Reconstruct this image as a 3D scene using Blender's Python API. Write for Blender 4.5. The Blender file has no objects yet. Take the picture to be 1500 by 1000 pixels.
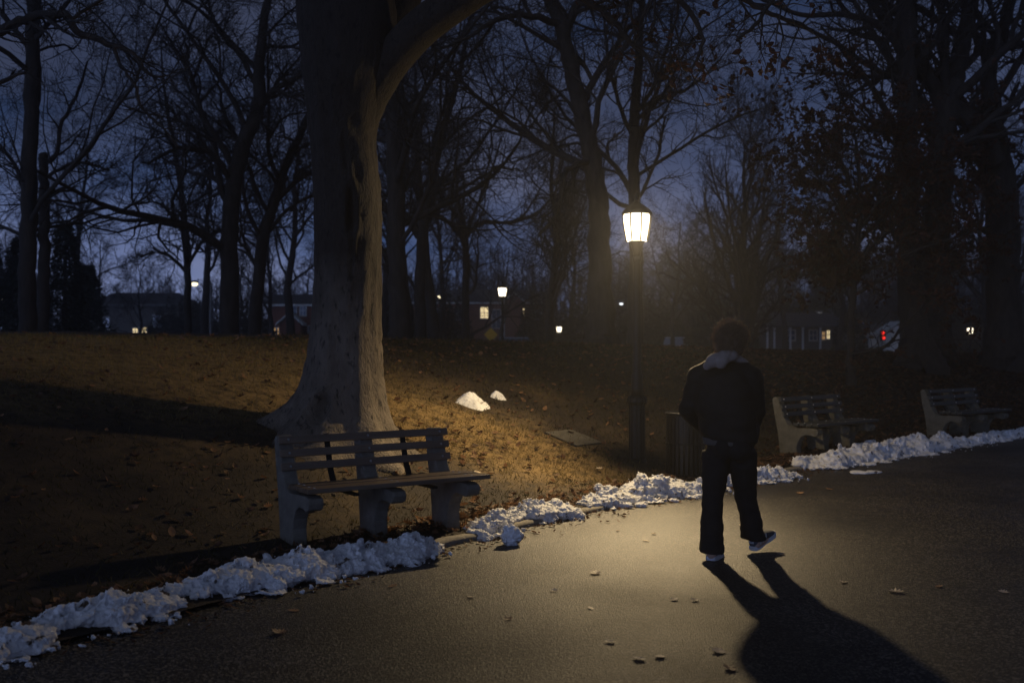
import bpy, bmesh, math, random
import numpy as np
from mathutils import Vector, noise as mnoise

# ------------------------------------------------------------------ scene, camera, world, light
scene = bpy.context.scene
C = scene.collection
F, CX, HY, EYE = 1458.0, 750.0, 504.0, 1.60      # focal length and horizon of the photograph in its own pixels

cam_d = bpy.data.cameras.new("camera")
cam = bpy.data.objects.new("camera", cam_d); C.objects.link(cam)
cam.location = (0, 0, EYE)
cam.rotation_euler = (math.radians(90) + math.atan(4 / F), 0, 0)
cam_d.sensor_width = 36.0; cam_d.lens = 35.0
cam_d.clip_end = 2000.0
cam_d.dof.use_dof = True; cam_d.dof.focus_distance = 8.6; cam_d.dof.aperture_fstop = 2.0
scene.camera = cam

world = bpy.data.worlds.new("World"); scene.world = world
world.use_nodes = True
wn, wl = world.node_tree.nodes, world.node_tree.links
wn.clear()
w_out = wn.new("ShaderNodeOutputWorld"); w_bg = wn.new("ShaderNodeBackground")
sky = wn.new("ShaderNodeTexSky"); sky.sky_type = 'NISHITA'; sky.sun_disc = False
SUN_EL, SUN_ROT = math.radians(3.0), math.radians(215)
sky.sun_elevation = SUN_EL; sky.sun_rotation = SUN_ROT
sky.ozone_density = 6.0; sky.dust_density = 0.4; sky.air_density = 1.0
w_tc = wn.new("ShaderNodeTexCoord"); w_map = wn.new("ShaderNodeMapping")
w_map.inputs['Scale'].default_value = (1.0, 1.0, 2.6)
w_ns = wn.new("ShaderNodeTexNoise"); w_ns.inputs['Scale'].default_value = 3.2
w_ns.inputs['Detail'].default_value = 6.0; w_ns.inputs['Roughness'].default_value = 0.6
w_rp = wn.new("ShaderNodeMapRange")
w_rp.inputs['From Min'].default_value = 0.35; w_rp.inputs['From Max'].default_value = 0.72
w_rp.inputs['To Min'].default_value = 0.0; w_rp.inputs['To Max'].default_value = 1.0
w_tint = wn.new("ShaderNodeMix"); w_tint.data_type = 'RGBA'; w_tint.blend_type = 'MIX'
w_tint.inputs['A'].default_value = (0.44, 0.84, 2.1, 1); w_tint.inputs['B'].default_value = (1.9, 2.2, 3.7, 1)
w_mul = wn.new("ShaderNodeMix"); w_mul.data_type = 'RGBA'; w_mul.blend_type = 'MULTIPLY'
w_mul.inputs['Factor'].default_value = 1.0
wl.new(w_tc.outputs['Generated'], w_map.inputs['Vector']); wl.new(w_map.outputs[0], w_ns.inputs['Vector'])
wl.new(w_ns.outputs['Fac'], w_rp.inputs['Value']); wl.new(w_rp.outputs[0], w_tint.inputs['Factor'])
w_bw = wn.new("ShaderNodeRGBToBW"); wl.new(sky.outputs[0], w_bw.inputs[0])   # overcast dusk: the cloud keeps the sky's brightness, not its hues
wl.new(w_bw.outputs[0], w_mul.inputs['A']); wl.new(w_tint.outputs['Result'], w_mul.inputs['B'])
# a paler band of evening sky low over the horizon, strongest to the left
w_sep = wn.new("ShaderNodeSeparateXYZ"); wl.new(w_tc.outputs['Generated'], w_sep.inputs[0])
def w_range(src, a, b, c, d):
    r = wn.new("ShaderNodeMapRange"); r.interpolation_type = 'SMOOTHSTEP'
    for k, v in (('From Min', a), ('From Max', b), ('To Min', c), ('To Max', d)): r.inputs[k].default_value = v
    wl.new(src, r.inputs['Value']); return r.outputs[0]
w_low = w_range(w_sep.outputs['Z'], 0.0, 0.24, 1.0, 0.0); w_left = w_range(w_sep.outputs['X'], -0.45, 0.05, 1.0, 0.30)
w_m = wn.new("ShaderNodeMath"); w_m.operation = 'MULTIPLY'; wl.new(w_low, w_m.inputs[0]); wl.new(w_left, w_m.inputs[1])
w_a = wn.new("ShaderNodeMath"); w_a.operation = 'MULTIPLY_ADD'; w_a.inputs[1].default_value = 4.6; w_a.inputs[2].default_value = 1.0; wl.new(w_m.outputs[0], w_a.inputs[0])
w_sc = wn.new("ShaderNodeVectorMath"); w_sc.operation = 'SCALE'; wl.new(w_mul.outputs['Result'], w_sc.inputs[0]); wl.new(w_a.outputs[0], w_sc.inputs['Scale'])
wl.new(w_sc.outputs[0], w_bg.inputs['Color'])
w_bg.inputs['Strength'].default_value = 0.072
wl.new(w_bg.outputs[0], w_out.inputs['Surface'])

dusk_fill_d = bpy.data.lights.new("dusk_fill", 'SUN'); dusk_fill_d.energy = 0.12; dusk_fill_d.angle = math.radians(60)  # soft fill added for the dusk glow behind the camera
dusk_fill_d.color = (0.62, 0.76, 1.0)
dusk_fill = bpy.data.objects.new("dusk_fill", dusk_fill_d); C.objects.link(dusk_fill)
dusk_fill.rotation_euler = (math.radians(55), 0, math.radians(-25))
LAMP_POWER = 2500.0
LAMP_COL = (1.0, 0.74, 0.40)
HAZE_DENSITY = 0.0018

vs = scene.view_settings
vs.view_transform = 'Standard'; vs.look = 'None'; vs.exposure = 0.0; vs.gamma = 1.0; vs.use_curve_mapping = False
scene.cycles.use_denoising = True; scene.cycles.use_adaptive_sampling = False
scene.cycles.max_bounces = 6; scene.cycles.diffuse_bounces = 2; scene.cycles.glossy_bounces = 2
scene.cycles.transparent_max_bounces = 12; scene.cycles.volume_bounces = 0
scene.cycles.sample_clamp_indirect = 1.2; scene.cycles.sample_clamp_direct = 2.0

# ------------------------------------------------------------------ helpers
def at(px, py, d):
    """point of the place seen at pixel (px, py) of the photograph and standing d metres away"""
    return Vector(((px - CX) / F * d, d, EYE + (HY - py) / F * d))

def tag(o, label=None, cat=None, group=None, kind=None):
    if label: o['label'] = label
    if cat: o['category'] = cat
    if group: o['group'] = group
    if kind: o['kind'] = kind
    return o

def empty(name, loc, label, cat, group=None, rz=0.0):
    o = bpy.data.objects.new(name, None); C.objects.link(o)
    o.empty_display_size = 0.2
    o.location = loc; o.rotation_euler = (0, 0, rz)
    return tag(o, label, cat, group)

def link_mesh(name, me, m, parent=None):
    o = bpy.data.objects.new(name, me); C.objects.link(o)
    for k in (m if isinstance(m, (list, tuple)) else [m]):
        me.materials.append(k)
    if parent is not None: o.parent = parent
    return o

def fast_mesh(name, V, Fc, smooth=True):
    """mesh from vertex list and a list of faces that all have the same number of corners"""
    me = bpy.data.meshes.new(name)
    V = np.asarray(V, dtype=np.float32).reshape(-1, 3); Fc = np.asarray(Fc, dtype=np.int32)
    k = Fc.shape[1]; n = len(Fc)
    me.vertices.add(len(V)); me.vertices.foreach_set('co', V.ravel())
    me.loops.add(n * k); me.loops.foreach_set('vertex_index', Fc.ravel())
    me.polygons.add(n); me.polygons.foreach_set('loop_start', np.arange(0, n * k, k, dtype=np.int32))
    me.polygons.foreach_set('use_smooth', np.full(n, smooth, dtype=bool))
    me.update(calc_edges=True); me.validate()
    return me

class MB:
    """collects shapes into one mesh"""
    def __init__(s): s.v = []; s.f = []; s.mi = []
    def add(s, vs_, fs, m=0):
        b = len(s.v); s.v += [tuple(p) for p in vs_]
        s.f += [tuple(i + b for i in f) for f in fs]; s.mi += [m] * len(fs); return s
    def box(s, x0, x1, y0, y1, z0, z1, m=0):
        v = [(x, y, z) for z in (z0, z1) for y in (y0, y1) for x in (x0, x1)]
        return s.add(v, [(0, 2, 3, 1), (4, 5, 7, 6), (0, 1, 5, 4), (2, 6, 7, 3), (0, 4, 6, 2), (1, 3, 7, 5)], m)
    def prism(s, poly, axis_pts, m=0):
        """polygon given as two parallel 3-D outlines"""
        a, b = poly, axis_pts; n = len(a)
        fs = [tuple(range(n - 1, -1, -1)), tuple(range(n, 2 * n))]
        fs += [(i, (i + 1) % n, n + (i + 1) % n, n + i) for i in range(n)]
        return s.add(list(a) + list(b), fs, m)
    def lathe(s, prof, n=24, c=(0, 0, 0), m=0, flute=0.0):
        vs_ = []; fs = []
        for (r, z) in prof:
            for k in range(n):
                a = 2 * math.pi * k / n
                rr = r * (1 - flute * (k % 2))
                vs_.append((c[0] + rr * math.cos(a), c[1] + rr * math.sin(a), c[2] + z))
        for i in range(len(prof) - 1):
            for k in range(n):
                fs.append((i * n + k, i * n + (k + 1) % n, (i + 1) * n + (k + 1) % n, (i + 1) * n + k))
        fs.append(tuple(range(n - 1, -1, -1))); fs.append(tuple((len(prof) - 1) * n + k for k in range(n)))
        return s.add(vs_, fs, m)
    def tube(s, pts, rad, n=8, m=0):
        v, f = tube_geo(pts, rad, n)
        s.add(v, f, m)
        s.f.append(tuple(len(s.v) - n + k for k in range(n))); s.mi.append(m)
        return s
    def ball(s, c, r, n=10, m=0):
        r = r if isinstance(r, (tuple, list)) else (r, r, r)
        vs_ = [(c[0], c[1], c[2] - r[2])]; fs = []
        R = n // 2
        for i in range(1, R):
            t = -math.pi / 2 + math.pi * i / R
            for k in range(n):
                a = 2 * math.pi * k / n
                vs_.append((c[0] + r[0] * math.cos(t) * math.cos(a), c[1] + r[1] * math.cos(t) * math.sin(a), c[2] + r[2] * math.sin(t)))
        vs_.append((c[0], c[1], c[2] + r[2])); top = len(vs_) - 1
        for k in range(n):
            fs.append((0, 1 + (k + 1) % n, 1 + k))
            fs.append((top, top - n + k, top - n + (k + 1) % n))
        for i in range(R - 2):
            for k in range(n):
                a = 1 + i * n
                fs.append((a + k, a + (k + 1) % n, a + n + (k + 1) % n, a + n + k))
        return s.add(vs_, fs, m)
    def cone_capsule(s, a, b, ra, rb, n=14):
        """tapered limb with round ends between two joints"""
        a = Vector(a); b = Vector(b); ax = (b - a).normalized()
        pts = []; rad = []
        for k in range(4):
            t = math.pi / 2 * (1 - k / 4); pts.append(a - ax * ra * math.sin(t)); rad.append(max(ra * math.cos(t), 1e-3))
        pts.append(a); rad.append(ra); pts.append(b); rad.append(rb)
        for k in range(1, 5):
            t = math.pi / 2 * k / 4; pts.append(b + ax * rb * math.sin(t)); rad.append(max(rb * math.cos(t), 1e-3))
        v, f = tube_geo(pts, rad, n); m = len(pts)
        f += [tuple(range(n - 1, -1, -1)), tuple((m - 1) * n + k for k in range(n))]
        return s.add(v, f)
    def loft(s, rings):
        n = len(rings[0]); v = [p for r in rings for p in r]; f = []
        for i in range(len(rings) - 1):
            for k in range(n): f.append((i * n + k, i * n + (k + 1) % n, (i + 1) * n + (k + 1) % n, (i + 1) * n + k))
        f += [tuple(range(n - 1, -1, -1)), tuple((len(rings) - 1) * n + k for k in range(n))]
        return s.add(v, f)
    def mesh(s, name, smooth=False):
        me = bpy.data.meshes.new(name); me.from_pydata(s.v, [], s.f); me.update()
        me.polygons.foreach_set('material_index', s.mi)
        if smooth: me.polygons.foreach_set('use_smooth', [True] * len(s.f))
        return me
    def build(s, name, m, parent=None, smooth=False, bevel=0.0):
        me = s.mesh(name, smooth)
        if bevel:
            bm = bmesh.new(); bm.from_mesh(me)
            bmesh.ops.recalc_face_normals(bm, faces=bm.faces)
            es = [e for e in bm.edges if len(e.link_faces) == 2 and e.calc_face_angle(0) > 0.6]
            bmesh.ops.bevel(bm, geom=es, offset=bevel, segments=2, profile=0.6, affect='EDGES')
            bm.to_mesh(me); bm.free()
        return link_mesh(name, me, m, parent)

def tube_geo(pts, rad, n):
    vs_ = []; fs = []
    N = len(pts)
    ref = None
    for i in range(N):
        p = pts[i]
        q0 = pts[i - 1] if i > 0 else p; q1 = pts[i + 1] if i < N - 1 else p
        tx, ty, tz = q1[0] - q0[0], q1[1] - q0[1], q1[2] - q0[2]
        l = math.sqrt(tx * tx + ty * ty + tz * tz) or 1.0
        tx /= l; ty /= l; tz /= l
        if ref is None:
            ref = (1.0, 0.0, 0.0) if abs(tx) < 0.7 else (0.0, 1.0, 0.0)
        ux, uy, uz = ty * ref[2] - tz * ref[1], tz * ref[0] - tx * ref[2], tx * ref[1] - ty * ref[0]
        l = math.sqrt(ux * ux + uy * uy + uz * uz)
        if l < 1e-4: ux, uy, uz, l = ty, -tx, 0.01, 1.0
        ux /= l; uy /= l; uz /= l
        wx, wy, wz = ty * uz - tz * uy, tz * ux - tx * uz, tx * uy - ty * ux
        ref = (wx, wy, wz) if False else ref
        r = rad[i]
        for k in range(n):
            a = 6.2831853 * k / n; c, s_ = math.cos(a) * r, math.sin(a) * r
            vs_.append((p[0] + ux * c + wx * s_, p[1] + uy * c + wy * s_, p[2] + uz * c + wz * s_))
    for i in range(N - 1):
        b = i * n
        for k in range(n):
            k2 = (k + 1) % n
            fs.append((b + k, b + k2, b + n + k2, b + n + k))
    return vs_, fs

def remesh(me, voxel, smooth_it=6, smooth_f=0.5):
    """one continuous skin round overlapping shapes"""
    o = bpy.data.objects.new("tmp", me); C.objects.link(o)
    m = o.modifiers.new("r", 'REMESH'); m.mode = 'VOXEL'; m.voxel_size = voxel; m.use_smooth_shade = True
    if smooth_it:
        s = o.modifiers.new("s", 'SMOOTH'); s.iterations = smooth_it; s.factor = smooth_f
    dg = bpy.context.evaluated_depsgraph_get(); dg.update()
    out = bpy.data.meshes.new_from_object(o.evaluated_get(dg))
    bpy.data.objects.remove(o); out.name = me.name
    return out

def displace(me, fn):
    n = len(me.vertices); co = np.empty(n * 3, dtype=np.float32); me.vertices.foreach_get('co', co)
    no = np.empty(n * 3, dtype=np.float32); me.vertex_normals.foreach_get('vector', no)
    co = co.reshape(-1, 3); no = no.reshape(-1, 3)
    d = np.array([fn(p) for p in co.tolist()], dtype=np.float32)
    co += no * d[:, None]
    me.vertices.foreach_set('co', co.ravel()); me.update()

# ------------------------------------------------------------------ materials
def mat(name, c1, c2=None, scale=6.0, rough=0.8, bump=0.0, bscale=40.0, detail=5.0, metallic=0.0, spec=0.4,
        c3=None, c3scale=2.0, c3lo=0.55, c3hi=0.7, stretch=(1, 1, 1), attr=None, bdist=0.02):
    m = bpy.data.materials.new(name); m.use_nodes = True
    n, l = m.node_tree.nodes, m.node_tree.links
    b = n['Principled BSDF']; b.inputs['Roughness'].default_value = rough
    b.inputs['Metallic'].default_value = metallic; b.inputs['Specular IOR Level'].default_value = spec
    tc = n.new('ShaderNodeTexCoord'); mp = n.new('ShaderNodeMapping'); mp.inputs['Scale'].default_value = stretch
    l.new(tc.outputs['Object'], mp.inputs['Vector'])
    def nz(s, d=detail):
        t = n.new('ShaderNodeTexNoise'); t.inputs['Scale'].default_value = s; t.inputs['Detail'].default_value = d
        t.inputs['Roughness'].default_value = 0.62; l.new(mp.outputs[0], t.inputs['Vector']); return t
    def ramp(src, lo, hi):
        r = n.new('ShaderNodeMapRange'); r.inputs['From Min'].default_value = lo; r.inputs['From Max'].default_value = hi
        l.new(src, r.inputs['Value']); return r.outputs[0]
    def mix(f, a, bb):
        x = n.new('ShaderNodeMix'); x.data_type = 'RGBA'; l.new(f, x.inputs['Factor'])
        for k, v in (('A', a), ('B', bb)):
            if isinstance(v, tuple): x.inputs[k].default_value = (*v, 1)
            else: l.new(v, x.inputs[k])
        return x.outputs['Result']
    col = None
    if c2:
        col = mix(ramp(nz(scale).outputs['Fac'], 0.32, 0.68), c1, c2)
    if attr:
        a = n.new('ShaderNodeAttribute'); a.attribute_name = attr
        col = mix(a.outputs['Fac'], c1, c2)
    if c3:
        col = mix(ramp(nz(c3scale).outputs['Fac'], c3lo, c3hi), col if col else c1, c3)
    if col is not None: l.new(col, b.inputs['Base Color'])
    else: b.inputs['Base Color'].default_value = (*c1, 1)
    if bump:
        bp = n.new('ShaderNodeBump'); bp.inputs['Strength'].default_value = bump; bp.inputs['Distance'].default_value = bdist
        l.new(nz(bscale, 8.0).outputs['Fac'], bp.inputs['Height']); l.new(bp.outputs[0], b.inputs['Normal'])
    return m

def glow(name, col, strength):
    m = bpy.data.materials.new(name); m.use_nodes = True
    n, l = m.node_tree.nodes, m.node_tree.links
    b = n['Principled BSDF']; b.inputs['Base Color'].default_value = (*[c * 0.5 for c in col], 1)
    b.inputs['Emission Color'].default_value = (*col, 1); b.inputs['Emission Strength'].default_value = strength
    m.cycles.emission_sampling = 'NONE'
    return m

M = {}
M['bark_dark'] = mat('dark ridged bark', (0.016, 0.013, 0.011), (0.042, 0.035, 0.029), 9, 0.95, 0.6, 30, stretch=(1, 1, 0.25))
M['bark_twig'] = mat('dark twig bark', (0.018, 0.015, 0.013), (0.038, 0.032, 0.027), 5, 0.95)
M['bark_far'] = mat('far tree bark', (0.016, 0.014, 0.013), (0.034, 0.030, 0.027), 3, 0.95)
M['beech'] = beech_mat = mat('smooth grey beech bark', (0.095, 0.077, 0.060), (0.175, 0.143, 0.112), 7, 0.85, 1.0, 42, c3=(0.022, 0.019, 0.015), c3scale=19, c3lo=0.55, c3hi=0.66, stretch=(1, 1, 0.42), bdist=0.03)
M['beech_limb'] = mat('grey beech limb bark', (0.022, 0.018, 0.015), (0.036, 0.030, 0.025), 6, 0.9, 0.4, 20)
M['dead_leaf'] = mat('rusty winter leaves', (0.075, 0.028, 0.014), (0.03, 0.014, 0.009), 3, 0.8)
M['conifer'] = mat('dark needle foliage', (0.012, 0.018, 0.012), (0.03, 0.04, 0.024), 6, 0.9)
M['hedge'] = mat('dark shrub foliage', (0.018, 0.02, 0.013), (0.045, 0.045, 0.03), 6, 0.9)
M['black_iron'] = mat('black painted cast iron', (0.006, 0.0062, 0.006), (0.012, 0.012, 0.011), 20, 0.5, 0.25, 60, spec=0.3)
M['concrete'] = mat('weathered bench concrete', (0.115, 0.105, 0.088), (0.19, 0.175, 0.148), 10, 0.9, 0.5, 70, c3=(0.14, 0.13, 0.11), c3scale=5, c3lo=0.58, c3hi=0.75)
M['wood'] = mat('weathered bench wood', (0.09, 0.063, 0.041), (0.17, 0.122, 0.08), 8, 0.32, 0.4, 60, stretch=(0.15, 1, 1), spec=0.8)
M['concrete_dark'] = mat('darker bench concrete', (0.085, 0.08, 0.06), (0.14, 0.13, 0.10), 10, 0.9, 0.5, 70)  # darker copy of the bench concrete, for the two right benches
M['wood_dark'] = mat('darker bench slats', (0.030, 0.032, 0.028), (0.055, 0.056, 0.05), 8, 0.5, 0.3, 60, stretch=(0.15, 1, 1))  # darker slat colour for the two right benches
M['steel'] = mat('galvanised bolt', (0.6, 0.6, 0.58), rough=0.3, metallic=1.0)
M['snow'] = mat('old grainy snow', (0.88, 0.89, 0.91), (0.72, 0.73, 0.76), 9, 0.75, 0.9, 120, c3=(0.10, 0.07, 0.045), c3scale=12, c3lo=0.595, c3hi=0.66, bdist=0.012)
M['kerb'] = mat('worn stone kerb', (0.16, 0.145, 0.125), (0.26, 0.24, 0.2), 12, 0.85, 0.6, 50)
M['slab'] = mat('grey slab', (0.05, 0.046, 0.039), (0.085, 0.078, 0.066), 12, 0.9, 0.4, 40)
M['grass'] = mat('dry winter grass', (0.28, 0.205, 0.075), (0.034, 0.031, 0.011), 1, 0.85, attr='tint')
M['litter'] = mat('fallen leaf litter', (0.30, 0.165, 0.085), (0.040, 0.020, 0.012), 1, 0.75, attr='tint')
M['path_leaf'] = mat('dry tan leaf', (0.80, 0.66, 0.48), (0.66, 0.50, 0.33), 8, 0.45, 0.3, 30, spec=0.6)
M['brown_leaf'] = mat('brown oak leaf', (0.42, 0.25, 0.13), (0.30, 0.16, 0.08), 8, 0.5, 0.3, 30, spec=0.5)
M['jacket'] = mat('black jacket cloth', (0.009, 0.0075, 0.0068), (0.014, 0.012, 0.011), 14, 0.75, 0.35, 9, spec=0.25)
M['trouser'] = mat('black trouser cloth', (0.008, 0.008, 0.010), (0.013, 0.013, 0.015), 14, 0.85, 0.35, 9, spec=0.2)
M['hood'] = mat('grey hood fleece', (0.22, 0.18, 0.155), (0.29, 0.24, 0.21), 30, 0.95, 0.4, 90)
M['shirt'] = mat('pale shirt hem', (0.07, 0.062, 0.055), rough=0.9)
M['skin'] = mat('skin', (0.45, 0.28, 0.2), (0.5, 0.32, 0.23), 10, 0.55)
M['hair'] = mat('brown curly hair', (0.20, 0.125, 0.072), (0.38, 0.25, 0.15), 20, 0.5)
M['shoe'] = mat('dark blue shoe cloth', (0.03, 0.04, 0.06), (0.05, 0.06, 0.085), 30, 0.8)
M['shoe_white'] = mat('white shoe rubber', (0.6, 0.62, 0.66), (0.5, 0.52, 0.55), 20, 0.6)
M['brick'] = mat('dark red brick', (0.20, 0.085, 0.06), (0.15, 0.062, 0.045), 3, 0.9)
M['siding'] = mat('pale siding', (0.74, 0.72, 0.66), (0.66, 0.64, 0.6), 2, 0.8)
M['dark_siding'] = mat('dark house wall', (0.10, 0.095, 0.09), (0.14, 0.13, 0.12), 2, 0.85)
M['roof'] = mat('dark roof shingles', (0.05, 0.048, 0.05), (0.08, 0.075, 0.075), 3, 0.9)
M['trim'] = mat('white painted trim', (0.62, 0.62, 0.6), (0.52, 0.52, 0.5), 4, 0.6)
M['glass'] = mat('dark window glass', (0.10, 0.13, 0.18), rough=0.08, spec=1.0)
M['lit_pane'] = glow('lit window', (1.0, 0.78, 0.42), 1.1)
M['lit_pane_dim'] = glow('dim lit window', (1.0, 0.6, 0.25), 0.4)
M['street_bulb'] = glow('street light bulb', (1.0, 0.86, 0.55), 8.0)
M['street_bulb_white'] = glow('white street light bulb', (0.9, 0.95, 1.0), 6.0)
M['headlight'] = glow('lit warm headlight', (1.0, 0.62, 0.25), 4)
M['red_lamp'] = glow('lit red lamp', (1.0, 0.03, 0.02), 1.6)
M['car_blue'] = mat('pale blue car paint', (0.35, 0.45, 0.58), rough=0.3, spec=0.6)
M['car_dark'] = mat('dark car paint', (0.03, 0.03, 0.035), rough=0.3, spec=0.6)
M['car_white'] = mat('white vehicle paint', (0.7, 0.7, 0.68), rough=0.4, spec=0.5)
M['tyre'] = mat('black tyre', (0.015, 0.015, 0.015), rough=0.9)
M['yellow'] = mat('yellow sign paint', (0.7, 0.38, 0.02), rough=0.5)
M['pole_grey'] = mat('grey pole', (0.18, 0.18, 0.18), (0.13, 0.13, 0.13), 5, 0.6)

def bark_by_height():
    # bark darkens upwards to paint in the fading lamplight; paler, blotchy towards the foot
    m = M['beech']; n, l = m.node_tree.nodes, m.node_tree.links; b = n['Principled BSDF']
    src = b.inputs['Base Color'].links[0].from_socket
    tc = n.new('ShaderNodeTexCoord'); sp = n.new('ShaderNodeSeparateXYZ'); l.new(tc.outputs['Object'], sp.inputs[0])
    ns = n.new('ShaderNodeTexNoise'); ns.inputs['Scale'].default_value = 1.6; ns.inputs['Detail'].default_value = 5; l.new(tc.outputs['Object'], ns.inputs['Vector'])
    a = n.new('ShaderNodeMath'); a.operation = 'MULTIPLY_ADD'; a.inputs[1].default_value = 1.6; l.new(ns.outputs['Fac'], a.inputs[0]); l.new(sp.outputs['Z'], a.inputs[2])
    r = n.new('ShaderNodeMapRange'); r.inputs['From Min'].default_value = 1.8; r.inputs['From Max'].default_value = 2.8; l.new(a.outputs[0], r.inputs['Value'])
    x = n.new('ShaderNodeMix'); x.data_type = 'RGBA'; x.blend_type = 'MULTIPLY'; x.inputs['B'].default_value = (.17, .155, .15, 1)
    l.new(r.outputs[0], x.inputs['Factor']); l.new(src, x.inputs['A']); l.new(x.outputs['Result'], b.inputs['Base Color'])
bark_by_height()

def asphalt():
    m = mat('damp asphalt', (0.020, 0.019, 0.017), (0.040, 0.037, 0.033), 60, 0.5, 0.0)
    n, l = m.node_tree.nodes, m.node_tree.links
    b = n['Principled BSDF']
    tc = n.new('ShaderNodeTexCoord')
    vo = n.new('ShaderNodeTexVoronoi'); vo.inputs['Scale'].default_value = 95
    n1 = n.new('ShaderNodeTexNoise'); n1.inputs['Scale'].default_value = 140; n1.inputs['Detail'].default_value = 6
    n2 = n.new('ShaderNodeTexNoise'); n2.inputs['Scale'].default_value = 0.9; n2.inputs['Detail'].default_value = 5
    for t in (vo, n1, n2): l.new(tc.outputs['Object'], t.inputs['Vector'])
    # stone chips of different greys
    cr = n.new('ShaderNodeValToRGB'); cr.color_ramp.elements[0].color = (0.004, 0.0038, 0.0034, 1)
    cr.color_ramp.elements[1].color = (0.18, 0.155, 0.12, 1); cr.color_ramp.elements[1].position = 0.95
    e = cr.color_ramp.elements.new(0.6); e.color = (0.008, 0.0072, 0.006, 1)
    sx = n.new('ShaderNodeSeparateColor'); l.new(vo.outputs['Color'], sx.inputs[0]); l.new(sx.outputs[0], cr.inputs['Fac'])
    n3 = n.new('ShaderNodeTexNoise'); n3.inputs['Scale'].default_value = 0.55; n3.inputs['Detail'].default_value = 4; l.new(tc.outputs['Object'], n3.inputs['Vector'])
    m3 = n.new('ShaderNodeMapRange'); m3.inputs['From Min'].default_value = 0.36; m3.inputs['From Max'].default_value = 0.62
    m3.inputs['To Min'].default_value = 0.42; m3.inputs['To Max'].default_value = 1.15; l.new(n3.outputs['Fac'], m3.inputs['Value'])
    mm = n.new('ShaderNodeVectorMath'); mm.operation = 'SCALE'; l.new(cr.outputs[0], mm.inputs[0]); l.new(m3.outputs[0], mm.inputs['Scale'])
    l.new(mm.outputs[0], b.inputs['Base Color'])
    mr = n.new('ShaderNodeMapRange'); mr.inputs['From Min'].default_value = 0.35; mr.inputs['From Max'].default_value = 0.68
    mr.inputs['To Min'].default_value = 0.44; mr.inputs['To Max'].default_value = 0.58
    l.new(n2.outputs['Fac'], mr.inputs['Value']); l.new(mr.outputs[0], b.inputs['Roughness'])
    b.inputs['Specular IOR Level'].default_value = 0.36
    ad = n.new('ShaderNodeMath'); ad.operation = 'ADD'
    mu = n.new('ShaderNodeMath'); mu.operation = 'MULTIPLY'; mu.inputs[1].default_value = 0.5
    l.new(vo.outputs['Distance'], mu.inputs[0]); l.new(mu.outputs[0], ad.inputs[0]); l.new(n1.outputs['Fac'], ad.inputs[1])
    bp = n.new('ShaderNodeBump'); bp.inputs['Strength'].default_value = 0.8; bp.inputs['Distance'].default_value = 0.007
    l.new(ad.outputs[0], bp.inputs['Height']); l.new(bp.outputs[0], b.inputs['Normal'])
    return m
M['asphalt'] = asphalt()

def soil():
    m = mat('lawn soil and thatch', (0.024, 0.016, 0.010), (0.24, 0.158, 0.064), 1, 0.95, 0.9, 45, attr='dry', c3=(0.014, 0.009, 0.006), c3scale=7, c3lo=0.45, c3hi=0.72)  # attribute mixes grass tone with painted lamplight and shade
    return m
def leafy(m, c):
    """thin leaves let some of the lamp light through"""
    n, l = m.node_tree.nodes, m.node_tree.links; b = n['Principled BSDF']; o = n['Material Output']
    t = n.new('ShaderNodeBsdfTranslucent'); x = n.new('ShaderNodeMixShader'); x.inputs[0].default_value = 0.32
    if b.inputs['Base Color'].links: l.new(b.inputs['Base Color'].links[0].from_socket, t.inputs['Color'])
    else: t.inputs['Color'].default_value = (*c, 1)
    l.new(b.outputs[0], x.inputs[1]); l.new(t.outputs[0], x.inputs[2]); l.new(x.outputs[0], o.inputs['Surface'])
for k in ('dead_leaf', 'litter', 'path_leaf', 'brown_leaf', 'grass', 'hair'): leafy(M[k], (.3, .2, .1))
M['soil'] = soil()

# ------------------------------------------------------------------ the ground
KX = [-30, -14, -8, -2.63, -1.23, -0.34, 0.88, 1.85, 3.5, 5.6, 9.3, 16, 40, 90]
KY = [-26, -8.6, -1.7, 5.12, 7.06, 8.30, 9.80, 10.85, 12.6, 14.85, 18.1, 23.2, 39.0, 66.0]
def _kerb_curve():
    xs = np.linspace(-30, 90, 2401); ys = np.interp(xs, KX, KY)
    k = np.ones(41) / 41
    ys = np.convolve(np.pad(ys, 20, mode='edge'), k, mode='valid')
    ys[:30] = np.interp(xs[:30], KX, KY); ys[-30:] = np.interp(xs[-30:], KX, KY)
    return xs, ys
KXS, KYS = _kerb_curve()
_dx = np.gradient(KXS); _dy = np.gradient(KYS); _l = np.hypot(_dx, _dy)
KNX, KNY = -_dy / _l, _dx / _l

def crest(xk):
    return np.interp(xk, [-6, 2.4, 8, 14, 22, 40], [1.86, 1.80, 1.66, 1.44, 1.28, 1.2])
SS = [-1, 0.0, 0.9, 1.6, 2.7, 4.9, 7.5, 10.7, 14.0, 20.0, 30, 300]
HN = [0.0, 0.02, 0.045, 0.14, 0.30, 0.66, 0.90, 1.0, 0.86, 0.46, 0.50, 0.52]
def height_ks(xk, s):
    """height over the kerb foot xk at s metres from the kerb"""
    h = np.interp(s, SS, HN) * crest(xk)
    return h
def foot(x, y):
    d = (KXS - x) ** 2 + (KYS - y) ** 2; i = int(np.argmin(d))
    s = (x - KXS[i]) * KNX[i] + (y - KYS[i]) * KNY[i]
    return KXS[i], s
def bumpz(x, y):
    return 0.03 * mnoise.noise((x * 0.35, y * 0.35, 3.3)) + 0.012 * mnoise.noise((x * 1.3, y * 1.3, 7.1))
def ground(x, y):
    xk, s = foot(x, y)
    if s < 0: return 0.0
    return float(height_ks(xk, s)) + bumpz(x, y) * min(1.0, s / 1.5)

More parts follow.
